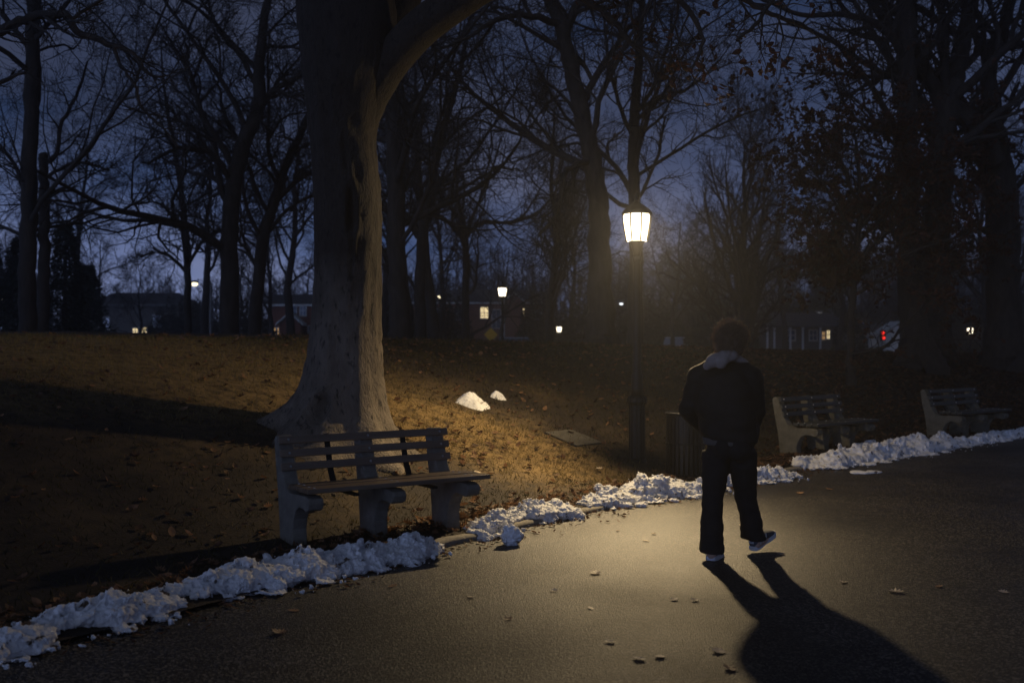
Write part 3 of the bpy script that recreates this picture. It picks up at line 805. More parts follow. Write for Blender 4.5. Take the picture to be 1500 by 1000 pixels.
def lamp_light(par, power, h=3.03, radius=.08):
    ld = bpy.data.lights.new('lamp_bulb', 'POINT'); ld.energy = power; ld.color = LAMP_COL; ld.shadow_soft_size = radius
    # the fixture throws its light down and out over the path, little of it sideways to the right or upward
    ld.use_nodes = True; n, l = ld.node_tree.nodes, ld.node_tree.links; em = n['Emission']
    g = n.new('ShaderNodeNewGeometry')
    def dot(v):
        d = n.new('ShaderNodeVectorMath'); d.operation = 'DOT_PRODUCT'; v = Vector(v).normalized(); d.inputs[1].default_value = v; l.new(g.outputs['Incoming'], d.inputs[0]); return d.outputs['Value']
    def rng(src, a, b, c, d):
        r = n.new('ShaderNodeMapRange'); r.interpolation_type = 'SMOOTHSTEP'
        for k, q in (('From Min', a), ('From Max', b), ('To Min', c), ('To Max', d)): r.inputs[k].default_value = q
        l.new(src, r.inputs['Value']); return r.outputs[0]
    def mth(op, a, b):
        m = n.new('ShaderNodeMath'); m.operation = op
        for k, q in enumerate((a, b)):
            if isinstance(q, float): m.inputs[k].default_value = q
            else: l.new(q, m.inputs[k])
        return m.outputs[0]
    lobe = rng(dot((-.33, -.72, -.60)), .80, .985, 0.0, 1.0)          # main throw over the path towards the near bench
    wide = rng(dot((-.60, -.50, -.62)), .30, .85, 0.0, 1.0)
    down = rng(dot((0, 0, -1)), .35, .62, 0.0, 1.0)
    tot = mth('ADD', mth('MULTIPLY', mth('ADD', mth('MULTIPLY', lobe, .60), mth('MULTIPLY', wide, .20)), down), mth('ADD', mth('MULTIPLY', rng(dot((0, 0, -1)), -.30, .02, .14, .26), rng(dot((-.8, -.6, 0)), -.7, .3, .38, 1.0)), mth('MULTIPLY', down, .04)))
    tot = mth('ADD', tot, mth('MULTIPLY', rng(dot((0, -.972, -.235)), .985, .998, 0.0, 1.0), .6))   # narrow beam added to rim-light the walker's head and shoulders
    l.new(tot, em.inputs['Strength'])
    lo = bpy.data.objects.new('lamp_bulb', ld); C.objects.link(lo); lo.parent = par; lo.location = (0, 0, h)
def set_lamp(o, px, d, ztop_py, rz=0.2):
    """stand a lamp so that the middle of its lantern is at (px, ztop_py) d metres away"""
    p = at(px, ztop_py, d); o.location = (p.x, p.y, p.z - 3.0); o.rotation_euler.z = rz
lamp = make_park_lamp('tall park lamp brightly lit behind the black bin')
set_lamp(lamp, 933, 12.35, 331); lamp.location.z = ground(lamp.location.x, lamp.location.y) - .10
lamp_light(lamp, LAMP_POWER)
for px, d, py, lb in ((736, 40, 427, 'lit park lamp in front of the brick house'), (819, 66, 482, 'distant lit park lamp low between two tree trunks'),
                      (1421, 62, 484, 'distant lit park lamp at the right of the big trunks')):
    q = copy_tree(lamp)
    for ch in [c for c in bpy.data.objects if c.parent == q and c.type == 'LIGHT']: bpy.data.objects.remove(ch)
    q['label'] = lb; set_lamp(q, px, d, py); lamp_light(q, 110 if d < 50 else 130)
    print('lamp', lb, q.location.z, ground(q.location.x, q.location.y))

# ------------------------------------------------------------------ litter bin
def bin_():
    x, y = on_path(1004, 698, .06)
    for _ in range(10): x, y = on_path(1004, 698, ground(x, y))
    root = empty('litter_bin', (x, y, ground(x, y)), 'black slatted steel litter bin beside the lamp', 'litter bin')
    R, H = .225, .74
    mb = MB()
    for k in range(26):
        a = 2 * math.pi * k / 26; ca, sa = math.cos(a), math.sin(a); w = .017
        pts = []
        for r, z in ((R * 1.03, .03), (R * 1.0, .35), (R * .97, H)):
            pts.append([(r * ca - w * sa, r * sa + w * ca, z), (r * ca + w * sa, r * sa - w * ca, z), ((r - .008) * ca + w * sa, (r - .008) * sa - w * ca, z), ((r - .008) * ca - w * sa, (r - .008) * sa + w * ca, z)])
        mb.loft(pts)
    mb.build('slat_panel', M['black_iron'], root)
    for nm, z, r in (('rim', H, R * .99), ('hoop', .40, R * .985), ('foot_ring', .04, R * 1.03)):
        t = MB(); n = 36
        ring = []
        for k in range(n + 1):
            a = 2 * math.pi * k / n; ring.append((r * math.cos(a), r * math.sin(a), z))
        t.tube(ring, [.017 if nm == 'rim' else .009] * (n + 1), 8); t.build(nm, M['black_iron'], root, True)
    l = MB(); l.lathe([(R * .9, .05), (R * .9, .5), (R * .88, H - .02), (R * .90, H + .005), (R * .82, H - .01), (R * .8, H - .2), (R * .78, .2)], 28)
    me = l.mesh('bag_liner', True); displace(me, lambda p: .008 * mnoise.noise((p[0] * 12, p[1] * 12, p[2] * 6)))
    link_mesh('bag_liner', me, mat('black plastic bag', (.01, .01, .011), rough=.28, bump=.5, bscale=25), root)
bin_()

# ------------------------------------------------------------------ trees
def rot_about(v, k, a):
    c, s = math.cos(a), math.sin(a); d = v[0] * k[0] + v[1] * k[1] + v[2] * k[2]
    cr = (k[1] * v[2] - k[2] * v[1], k[2] * v[0] - k[0] * v[2], k[0] * v[1] - k[1] * v[0])
    return tuple(v[i] * c + cr[i] * s + k[i] * d * (1 - c) for i in range(3))
def norm(v):
    l = math.sqrt(v[0] ** 2 + v[1] ** 2 + v[2] ** 2) or 1; return (v[0] / l, v[1] / l, v[2] / l)
def side_dir(d, ang, az):
    k = norm((d[1] * 0.3 - d[2] * 0.9, d[2] * 0.2 - d[0] * 0.3, d[0] * 0.9 - d[1] * 0.2))
    k = norm((d[1] * k[2] - d[2] * k[1], d[2] * k[0] - d[0] * k[2], d[0] * k[1] - d[1] * k[0]))
    return rot_about(rot_about(d, k, ang), d, az)

class Crown:
    def __init__(s, seed, **kw):
        s.r = random.Random(seed); s.out = {0: [], 1: [], 2: [], 3: [], 4: [], 5: []}; s.tips = []
        s.n = {1: 10, 2: 10, 3: 8, 4: 6}; s.ratio = {1: .5, 2: .52, 3: .56, 4: .6}
        s.ang = {1: (35, 65), 2: (30, 60), 3: (30, 65), 4: (30, 65)}
        s.wander = {0: .05, 1: .16, 2: .20, 3: .22, 4: .25, 5: .25}; s.trop = {0: .02, 1: .05, 2: .04, 3: .03, 4: .02, 5: .02}
        s.maxl = 4; s.rmin = .0075; s.start = .3; s.flat = 0.0
        s.__dict__.update(kw)
    def kids(s, pts, rad, L, lvl):
        """side branches along a finished branch"""
        r = s.r; n = s.n.get(lvl + 1, 3)
        if lvl >= s.maxl: s.tips.append((pts[-1], pts[-2])); return
        nn = max(2, int(n * r.uniform(.8, 1.2))); N = len(pts) - 1
        for k in range(nn):
            u = s.start + (1 - s.start) * (k + r.random()) / nn if lvl == 0 else .15 + .85 * (k + r.random()) / nn
            i = min(N - 1, int(u * N)); f = u * N - i
            p = tuple(pts[i][j] + (pts[i + 1][j] - pts[i][j]) * f for j in range(3))
            d = norm(tuple(pts[i + 1][j] - pts[i][j] for j in range(3)))
            a, b = s.ang[lvl + 1] if (lvl + 1) in s.ang else (30, 60)
            nd = side_dir(d, math.radians(r.uniform(a, b)), r.uniform(0, 6.283))
            rr = rad[i] * r.uniform(.42, .68)
            if lvl == 0: rr = rad[i] * r.uniform(.3, .55)
            LL = L * s.ratio.get(lvl + 1, .5) * r.uniform(.65, 1.25) * (1.15 - .55 * u)
            s.grow(p, nd, LL, max(rr, s.rmin), lvl + 1)
    def grow(s, p, d, L, r0, lvl):
        r = s.r; n = {1: 9, 2: 7, 3: 5, 4: 3, 5: 2}.get(lvl, 5); st = L / n
        pts = [p]; rad = [r0]; w = s.wander[lvl]; t = s.trop[lvl]
        for k in range(n):
            d = norm((d[0] + r.gauss(0, w), d[1] + r.gauss(0, w), d[2] * (1 - s.flat * (lvl == 1)) + r.gauss(0, w) + t))
            p = (p[0] + d[0] * st, p[1] + d[1] * st, p[2] + d[2] * st)
            pts.append(p); rad.append(max(s.rmin * .7, r0 * (1 - .78 * (k + 1) / n)))
        s.out[lvl].append((pts, rad)); s.kids(pts, rad, L, lvl)
    def limb(s, pts, rad, lvl=1, kids=True, L=None):
        """a branch whose run is given; resampled, with twigs grown along it"""
        P2, R2 = resample(pts, rad, 5, s.r, .02)
        s.out[lvl].append((P2, R2))
        if kids:
            LL = L or sum(math.dist(P2[i], P2[i + 1]) for i in range(len(P2) - 1)); s.kids(P2, R2, LL, lvl)
    def meshes(s, name_trunk='trunk', split=1, sides=None):
        sides = sides or {0: 12, 1: 7, 2: 5, 3: 4, 4: 3, 5: 3}
        res = []
        for lv in (range(0, split), range(split, 6)):
            V = []; Q = []
            for l in lv:
                for pts, rad in s.out[l]:
                    v, f = tube_geo(pts, rad, sides[l]); b = len(V); V += v; Q += [(a + b, c + b, e + b, g + b) for a, c, e, g in f]
            res.append((V, Q))
        return res

def resample(pts, rad, k, rnd, jit=0.0):
    """Catmull-Rom through the given joints"""
    P2, R2 = [], []; n = len(pts)
    for i in range(n - 1):
        p0, p1, p2, p3 = pts[max(0, i - 1)], pts[i], pts[i + 1], pts[min(n - 1, i + 2)]
        for j in range(k):
            t = j / k
            q = tuple(.5 * (2 * p1[a] + (p2[a] - p0[a]) * t + (2 * p0[a] - 5 * p1[a] + 4 * p2[a] - p3[a]) * t * t + (-p0[a] + 3 * p1[a] - 3 * p2[a] + p3[a]) * t ** 3) for a in range(3))
            rr = rad[i] + (rad[i + 1] - rad[i]) * t
            if jit and (i or j): q = tuple(c + rnd.gauss(0, jit * .5 + rr * .06) for c in q)
            P2.append(q); R2.append(rr)
    P2.append(tuple(pts[-1])); R2.append(rad[-1])
    return P2, R2

def finish_tree(root, cr, split, bark, twig, leaf=None, leaf_n=0, leaf_size=.09, sides=None, leaf_shape=BEECH_LEAF, leaf_pick=None):
    o = root.location
    (V0, Q0), (V1, Q1) = cr.meshes(split=split, sides=sides)
    sh = np.array([o.x, o.y, o.z], dtype=np.float32)
    if Q0: link_mesh('trunk', fast_mesh('trunk', np.asarray(V0, dtype=np.float32) - sh, Q0), bark, root)
    if Q1: link_mesh('crown', fast_mesh('crown', np.asarray(V1, dtype=np.float32) - sh, Q1), twig, root)
    if leaf:
        r = cr.r; V = []; T = []
        tips = [t for t in cr.tips if leaf_pick is None or leaf_pick(t[0])]
        for _ in range(leaf_n if tips else 0):
            if _ % 5 == 0: a, b = r.choice(tips)
            u = r.random()
            p = tuple(a[i] + (b[i] - a[i]) * u * 2 + r.gauss(0, .05) for i in range(3))
            v, f = leaf_geo(leaf_shape, leaf_size * r.uniform(.7, 1.35), r.uniform(0, 6.28), r.uniform(-1.6, 1.6), r.uniform(-1.2, 1.2), r.uniform(.3, 1.5), p)
            k = len(V); V += v; T += [tuple(i + k for i in q) for q in f]
        if T: link_mesh('foliage', fast_mesh('foliage', np.asarray(V, dtype=np.float32) - sh, T, False), leaf, root)

def px_tree(name, label, d, base_px, pts, seed, limbs=(), split=2, group='bare trees of the park', bark=None, twig=None, leaf=None, leaf_n=0,
            leaf_size=.09, top_kids=True, leaf_pick=None, kid_L=None, base_py=None, **kw):
    """a tree whose stem and main limbs follow the photograph; pts and limbs: (px, py, width px[, depth offset])"""
    p0 = at(base_px, base_py or HY, d); gz = ground(p0.x, p0.y)
    root = empty(name, (p0.x, p0.y, gz), label, 'tree', group)
    cr = Crown(seed, **kw)
    def line(q):
        P = []; R = []
        for t in q:
            dd = d + (t[3] if len(t) > 3 else 0); v = at(t[0], t[1], dd); P.append(tuple(v)); R.append(t[2] * .5 * dd / F)
        return P, R
    P, R = line(pts)
    P = [(p0.x, p0.y, gz - .15), (p0.x, p0.y, gz + .25)] + [q for q in P if q[2] > gz + .5]
    R = [R[0] * 1.7, R[0] * 1.2] + R[-(len(P) - 2):]
    P2, R2 = resample(P, R, 6, cr.r, .015)
    cr.out[0].append((P2, R2))
    L = kid_L or sum(math.dist(P2[i], P2[i + 1]) for i in range(len(P2) - 1))
    if top_kids: cr.kids(P2, R2, L, 0)
    for lb in limbs:
        q, r_ = line(lb); cr.limb(q, r_, 1)
    finish_tree(root, cr, split, bark or M['bark_dark'], twig or M['bark_twig'], leaf, leaf_n, leaf_size, leaf_pick=leaf_pick)
    return root

# --- the thick beech beside the near bench
def beech():
    d = 10.9; base = at(508, 652, d); gz = ground(base.x, base.y)
    root = empty('beech_tree', (base.x, base.y, gz), 'thick grey beech trunk with flared roots behind the near bench', 'tree')
    rows = [(700, 375, 598), (668, 388, 592), (650, 398, 586), (630, 412, 578), (610, 428, 572), (590, 440, 568), (565, 447, 564), (535, 452, 561), (500, 456, 559), (450, 459, 558), (400, 461, 558), (350, 461, 559),
            (300, 460, 559), (260, 458, 556), (225, 456, 551), (200, 454, 550), (175, 451, 555), (150, 449, 563), (120, 446, 572), (90, 443, 578), (50, 440, 580), (10, 436, 577), (-40, 431, 570), (-110, 424, 550), (-220, 412, 520), (-380, 400, 500), (-600, 385, 470)]
    n = 72; V = []; Q = []
    fine = []
    for i in range(len(rows) - 1):
        for j in range(5):
            t = j / 5; fine.append(tuple(rows[i][k] + (rows[i + 1][k] - rows[i][k]) * t for k in range(3)))
    fine.append(rows[-1])
    gl = [max(gz - .3, ground(base.x + .75 * math.cos(2 * math.pi * k / n), base.y + .75 * math.sin(2 * math.pi * k / n))) for k in range(n)]
    roots_ = [(3.30, .85, .26), (4.15, .50, .26), (4.75, .75, .32), (5.5, .6, .28), (6.2, .5, .3), (.9, .7, .35), (2.2, .8, .4)]
    for (py, xl, xr) in fine:
        c = at((xl + xr) / 2, py, d); r = (xr - xl) / 2 * d / F
        for k in range(n):
            a = 2 * math.pi * k / n; ca, sa = math.cos(a), math.sin(a)
            rr = r; hgt = c.z - gl[k]
            # muscle-like ribs running up a beech stem
            rr *= 1 + .085 * mnoise.noise((ca * 1.6, sa * 1.6, c.z * .45)) + .050 * mnoise.noise((ca * 4, sa * 4, c.z * .7))
            rr += .014 * mnoise.noise((ca * r * 9, sa * r * 9, c.z * 6)) + .010 * mnoise.noise((ca * 6, sa * 6, c.z * 14))
            for (ra, amp, wdt) in roots_:
                da = (a - ra + math.pi) % (2 * math.pi) - math.pi
                rr += amp * .62 * math.exp(-(da / wdt) ** 2) * math.exp(-max(0, hgt + .04) / .19)
            # old hollow on the camera side, and the knot over the roots
            for (ha, hz, hw, hh, dp) in ((4.97, 3.0, .10, .26, .10), (4.95, 2.5, .06, .18, .05), (4.40, .92, .16, .13, .12), (4.9, 3.55, .07, .3, .035)):
                da = (a - ha + math.pi) % (2 * math.pi) - math.pi
                e = (da / hw) ** 2 + ((c.z - hz) / hh) ** 2
                rr -= dp * math.exp(-e * e); rr += dp * .45 * math.exp(-((math.sqrt(e) - 1.55) / .35) ** 2)
            V.append((c.x + ca * rr - base.x, c.y + sa * rr - base.y, c.z - gz))
    for i in range(len(fine) - 1):
        for k in range(n): Q.append((i * n + k, i * n + (k + 1) % n, (i + 1) * n + (k + 1) % n, (i + 1) * n + k))
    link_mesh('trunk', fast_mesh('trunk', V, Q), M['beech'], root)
    cr = Crown(21, maxl=4, n={1: 6, 2: 8, 3: 7, 4: 4}, rmin=.003, trop={0: 0, 1: .02, 2: 0, 3: -.02, 4: -.03, 5: -.03})
    def ln(q): return [tuple(at(a, b, d + (e or 0))) for a, b, w, e in q], [w * .5 * (d + e) / F for a, b, w, e in q]
    # the limb that arches away to the right, and the second stem beside it
    for q in ([(512, 230, 36, .03), (530, 165, 56, .0), (553, 116, 60, -.08), (578, 82, 56, -.15), (618, 40, 55, -.25), (668, 3, 54, -.38), (735, -40, 52, -.5), (850, -95, 46, -.7), (990, -130, 36, -.8), (1130, -120, 24, -.8), (1260, -90, 10, -.6)],
              [(520, 180, 60, .1), (545, 110, 62, .2), (568, 50, 58, .3), (592, -10, 54, .4), (625, -90, 48, .5), (660, -250, 40, .6), (690, -420, 26, .6)],
              [(470, -20, 60, .1), (430, -90, 50, .3), (370, -170, 40, .5), (280, -230, 28, .6), (180, -260, 14, .5)]):
        P, R = ln(q); P2, R2 = resample(P, R, 8, cr.r, 0.0)
        cr.out[0].append((P2, R2))
    # branches with a few leaves that hang back into view from the arching limb
    for q in ([(735, -35, 16, -.5), (800, -30, 13, -.2), (880, 15, 10, 0), (925, 62, 7, .1), (960, 92, 5, .1)],
              [(990, -130, 15, -.8), (1040, -60, 12, -.5), (1085, -5, 9, -.3), (1130, 20, 7, -.2), (1190, 45, 5, 0)],
              [(850, -95, 16, -.7), (930, -50, 12, -.6), (1000, 5, 9, -.5), (1030, 60, 6, -.4), (1010, 105, 4, -.4)],
              [(1130, -120, 12, -.8), (1150, -50, 9, -.6), (1120, 20, 6, -.6), (1080, 60, 5, -.6)]):
        P, R = ln(q); P2, R2 = resample(P, R, 6, cr.r, .012); cr.out[2].append((P2, R2)); cr.kids(P2, R2, 1.7, 2)
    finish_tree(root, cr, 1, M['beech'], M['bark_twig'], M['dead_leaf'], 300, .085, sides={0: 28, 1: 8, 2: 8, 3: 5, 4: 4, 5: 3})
    [o for o in root.children if o.name.startswith('trunk')][-1].name = 'limb'
beech()

# --- trees that can be told apart
px_tree('bare_tree', 'tall straight trunk near the left border of the photo', 24, 40, [(40, 500, 26), (41, 380, 24), (43, 250, 22), (46, 120, 20), (50, 0, 18), (54, -200, 13), (58, -400, 6)], 31,
        limbs=[[(48, 60, 9), (75, 30, 7, -.5), (120, -20, 5, -1)], [(42, 300, 8), (20, 240, 6), (-20, 190, 4)]])
px_tree('bare_tree', 'broken dark stub trunk with one living branch near left border', 26, 62, [(62, 500, 20), (64, 400, 17), (65, 320, 15), (64, 250, 13), (63, 226, 13)], 32, top_kids=False,
        limbs=[[(66, 238, 9), (84, 224, 7), (88, 185, 6), (112, 140, 5), (128, 90, 3)], [(66, 262, 6), (110, 238, 5), (160, 250, 3)]], maxl=4, n={1: 6, 2: 9, 3: 7, 4: 4})
px_tree('bare_tree', 'dark oak with arched limbs left of the beech trunk', 30, 333, [(335, 500, 30), (336, 400, 27), (338, 320, 25), (346, 255, 24), (360, 205, 23), (377, 160, 21), (381, 90, 16), (386, 30, 13), (398, -40, 10), (405, -180, 5)], 33,
        limbs=[[(338, 268, 10), (322, 238, 9, -.6), (296, 220, 8, -1), (255, 220, 6, -1.6), (215, 240, 4, -2)], [(340, 300, 8), (315, 262, 7, .6), (275, 252, 5, 1), (235, 230, 3, 1.4)], [(377, 158, 12), (408, 128, 9), (450, 105, 7, -1), (500, 60, 4, -2)], [(378, 130, 8), (350, 80, 7), (318, 40, 5), (300, -20, 4)]],
        n={1: 11, 2: 9, 3: 8, 4: 5})
px_tree('bare_tree', 'slanting dark trunk between the arched oak and the beech', 33, 374, [(372, 500, 20), (378, 420, 18), (386, 350, 17), (402, 295, 16), (418, 245, 13), (440, 195, 11), (470, 130, 9), (490, 50, 5)], 34,
        limbs=[[(400, 300, 8), (440, 262, 7), (490, 240, 5)], [(390, 345, 7), (430, 300, 5), (470, 285, 4)]])
px_tree('bare_tree', 'thin bare tree standing by the yellow street light', 36, 277, [(276, 500, 11), (275, 400, 10), (271, 330, 9), (264, 270, 8), (252, 200, 6), (240, 130, 4), (236, 60, 2)], 35,
        limbs=[[(274, 400, 6), (240, 370, 5), (205, 375, 3)], [(274, 390, 5), (300, 350, 5), (325, 335, 3)], [(272, 345, 5), (235, 300, 4), (195, 300, 3)]])
px_tree('bare_tree', 'dark upright trunk close behind the beech on its right', 27, 586, [(586, 500, 30), (582, 400, 27), (580, 300, 26), (577, 200, 23), (574, 100, 20), (580, 0, 16), (585, -200, 8)], 36, n={1: 14, 2: 9, 3: 8, 4: 5})
px_tree('bare_tree', 'second dark trunk right of the beech leaning right', 34, 618, [(616, 500, 18), (616, 400, 16), (622, 320, 15), (634, 250, 13), (652, 180, 11), (672, 110, 8), (690, 20, 5)], 37,
        limbs=[[(620, 330, 8), (655, 290, 6), (700, 262, 5), (740, 240, 3)]], n={1: 12, 2: 9, 3: 8, 4: 5})
px_tree('bare_tree', 'crooked bare tree just left of the brick house lamp', 48, 682, [(682, 505, 12), (682, 430, 11), (683, 380, 10), (680, 340, 9), (672, 300, 6), (668, 250, 4)], 38,
        limbs=[[(682, 345, 7), (710, 325, 7), (745, 326, 6), (790, 310, 5), (830, 260, 3)], [(681, 352, 7), (650, 320, 6), (615, 310, 5), (570, 320, 3)], [(682, 340, 6), (700, 300, 5), (720, 250, 4), (735, 200, 2)], [(682, 330, 5), (650, 290, 4), (640, 240, 3)]],
        n={1: 9, 2: 9, 3: 8, 4: 5})
px_tree('bare_tree', 'big leaning trunk left of the bright lamp with forked top', 26, 880, [(880, 505, 40), (880, 420, 35), (878, 340, 32), (873, 270, 29), (863, 215, 26), (850, 160, 25), (838, 105, 23), (828, 65, 22), (820, 30, 20), (800, -10, 16), (780, -90, 12), (760, -220, 7)], 39,
        limbs=[[(824, 48, 15), (845, 8, 13), (872, -40, 11), (900, -140, 7)], [(822, 36, 12), (780, 24, 10, -.8), (735, 26, 8, -1.5), (690, 52, 6, -2), (640, 75, 4, -2.4)], [(876, 300, 9), (842, 165, 6, 1), (800, 120, 4, 1.5)], [(868, 235, 10), (832, 250, 8, -.8), (815, 310, 7, -1.2), (790, 345, 5, -1.6)]],
        n={1: 10, 2: 10, 3: 8, 4: 5})
px_tree('bare_tree', 'straight slim trunk rising directly behind the bright lamp', 30, 931, [(931, 505, 21), (931, 400, 20), (930, 300, 18), (928, 220, 17), (931, 150, 15), (936, 80, 12), (940, 0, 10), (946, -120, 6)], 40,
        limbs=[[(930, 210, 8), (906, 150, 6), (890, 80, 5), (885, 20, 3)], [(930, 260, 6), (985, 225, 5), (1050, 185, 4), (1110, 160, 2)], [(931, 170, 7), (965, 110, 5), (985, 40, 4)], [(930, 300, 6), (960, 240, 5), (975, 170, 3)]])
px_tree('vase_tree', 'round-topped twiggy tree right of the bright lamp', 46, 1090, [(1090, 510, 17), (1091, 440, 14), (1088, 370, 11), (1091, 300, 7), (1089, 250, 4), (1092, 212, 2)], 41, group=None,
        n={1: 30, 2: 11, 3: 8, 4: 4}, ratio={1: .56, 2: .40, 3: .5, 4: .5}, ang={1: (18, 48), 2: (20, 48), 3: (20, 55), 4: (20, 55)}, trop={0: 0, 1: .10, 2: .07, 3: .06, 4: .04, 5: .03}, start=.10, rmin=.008, split=1,
        limbs=[[(1090, 490, 8), (1072, 430, 7, 1), (1045, 350, 5, 1), (1030, 280, 2, 1)], [(1091, 490, 8), (1108, 420, 7, -1), (1135, 350, 5, -1), (1150, 285, 2, -1)], [(1090, 480, 8), (1085, 400, 6, -1.5), (1070, 320, 4, -2), (1062, 240, 2, -2)], [(1091, 480, 8), (1104, 390, 6, 1.5), (1118, 310, 4, 2), (1122, 240, 2, 2)]])
oakleaf = lambda t: t[2] < 8.3
px_tree('oak_tree', 'left trunk of the big tree group at the right, dark and straight', 25, 1346, [(1347, 530, 56), (1338, 480, 40), (1333, 400, 36), (1330, 300, 31), (1329, 200, 28), (1329, 100, 26), (1327, 0, 24), (1324, -150, 17), (1320, -330, 8)], 42,
        limbs=[[(1328, 90, 12), (1295, 42, 11, -.6), (1240, 22, 9, -1.2), (1175, 22, 7, -1.8), (1110, -5, 5, -2.2)], [(1329, 120, 9), (1270, 95, 8, -1), (1210, 55, 7, -1.8), (1150, 30, 5, -2.6), (1105, 5, 4, -3)], [(1330, 185, 7), (1280, 190, 6, -1), (1235, 150, 4, -1.5), (1215, 70, 3, -1.7)], [(1331, 250, 8), (1285, 265, 6, -1.5), (1235, 290, 5, -2.5), (1200, 320, 3, -3)], [(1330, 280, 7), (1280, 330, 6, -2), (1235, 380, 4, -3)]],
        leaf=M['dead_leaf'], leaf_n=2600, leaf_size=.13, leaf_pick=oakleaf, base_py=525, n={1: 9, 2: 7, 3: 7, 4: 4})
px_tree('oak_tree', 'middle trunk of the right tree group, forking like a Y', 26.5, 1374, [(1372, 525, 44), (1370, 450, 40), (1372, 350, 38), (1376, 260, 38), (1382, 190, 36), (1392, 140, 33), (1402, 100, 28), (1412, 55, 24), (1424, 5, 20), (1440, -90, 14), (1460, -230, 7)], 43,
        limbs=[[(1384, 175, 22), (1365, 118, 20), (1345, 82, 19), (1318, 50, 15), (1285, 15, 12), (1250, -40, 8)], [(1388, 150, 26), (1412, 165, 24), (1440, 195, 24), (1462, 235, 24)], [(1374, 290, 8), (1330, 310, 6, -1), (1290, 350, 4, -2)]],
        leaf=M['dead_leaf'], leaf_n=2600, leaf_size=.13, leaf_pick=oakleaf, base_py=525)
px_tree('oak_tree', 'right trunk of the right tree group with crooked top', 27.5, 1470, [(1474, 525, 50), (1470, 450, 46), (1468, 350, 46), (1464, 260, 44), (1456, 195, 30), (1450, 140, 24), (1449, 95, 22), (1460, 60, 20), (1476, 20, 18), (1490, -60, 13), (1500, -200, 6)], 44,
        limbs=[[(1452, 80, 12), (1480, 62, 11), (1520, 70, 8)], [(1470, 300, 10), (1510, 250, 8), (1560, 200, 5)], [(1470, 360, 9), (1430, 330, 6, -1), (1400, 300, 4, -2)]],
        leaf=M['dead_leaf'], leaf_n=2600, leaf_size=.13, leaf_pick=oakleaf, base_py=525)
px_tree('young_oak', 'low young tree holding rusty leaves before the right trunks', 21, 1246, [(1246, 525, 12), (1248, 450, 10), (1254, 380, 9), (1260, 300, 7), (1256, 230, 5), (1252, 190, 3)], 45, group=None,
        limbs=[[(1253, 400, 5), (1225, 360, 4), (1195, 350, 2.5, -.6)], [(1256, 360, 5), (1225, 300, 4, -.6), (1195, 255, 3, -1), (1170, 225, 2, -1.2)], [(1260, 310, 5), (1235, 240, 4, -.8), (1205, 185, 2.5, -1.2)], [(1254, 390, 5), (1310, 330, 4), (1390, 300, 3)], [(1258, 340, 5), (1310, 270, 4), (1380, 240, 3)], [(1250, 430, 5), (1320, 400, 4), (1430, 380, 3)], [(1250, 420, 5), (1225, 410, 4, -.5), (1190, 400, 2.5, -1)], [(1251, 410, 5), (1310, 380, 4, -1), (1450, 330, 3, -1.5)], [(1259, 300, 4), (1300, 230, 3), (1330, 190, 2)]],
        leaf=M['dead_leaf'], leaf_n=7500, leaf_size=.105, n={1: 7, 2: 8, 3: 7, 4: 4}, trop={0: 0, 1: .02, 2: .0, 3: -.02, 4: -.02, 5: 0}, base_py=520)
px_tree('bare_tree', 'tree beyond the left border whose long branch crosses the top left', 15, -130, [(-130, 520, 50), (-132, 350, 46), (-134, 150, 42), (-130, -50, 36), (-128, -250, 26), (-125, -450, 12)], 46, top_kids=False,
        limbs=[[(-133, 130, 24), (-70, 82, 19), (0, 45, 15), (45, 24, 13), (92, 21, 12), (112, 46, 11), (165, 66, 9), (197, 82, 7), (216, 108, 5), (240, 112, 3)],
               [(165, 66, 6), (174, 92, 5.5), (196, 122, 5), (208, 158, 4.5), (238, 188, 3.5), (260, 215, 2.5)], [(100, 30, 6), (130, 10, 5), (180, -20, 4)], [(-133, 200, 14), (-60, 150, 10), (0, 120, 7), (40, 105, 4)]],
        n={1: 9, 2: 9, 3: 7, 4: 4}, rmin=.003, ratio={2: .22, 3: .5, 4: .5})

# --- background trees: six grown, the others copied with a label each
def grow_free(name, seed, h, r, label, **kw):
    root = empty(name, (0, 0, 0), label, 'tree', 'bare background trees')
    cr = Crown(seed, **kw); rr = cr.r
    pts = [(0, 0, -.3)]; p = [0, 0, -.3]
    N = 10
    for k in range(N):
        p = [p[0] + rr.gauss(0, .14), p[1] + rr.gauss(0, .14), p[2] + h * .85 / N]; pts.append(tuple(p))
    rad = [r * 1.25] + [r * (1 - .88 * (k + 1) / N) + .01 for k in range(N)]
    cr.out[0].append((pts, rad)); cr.kids(pts, rad, h, 0)
    finish_tree(root, cr, 1, M['bark_far'], M['bark_far'], sides={0: 9, 1: 6, 2: 4, 3: 3, 4: 3, 5: 3})
    return root
def place_tree(src, px, d, label, scale=1.0, rz=0.0, first=False):
    o = src if first else copy_tree(src)
    v = at(px, HY, d); o.location = (v.x, v.y, ground(v.x, v.y)); o.rotation_euler.z = rz; o.scale = (scale,) * 3
    o['label'] = label; return o
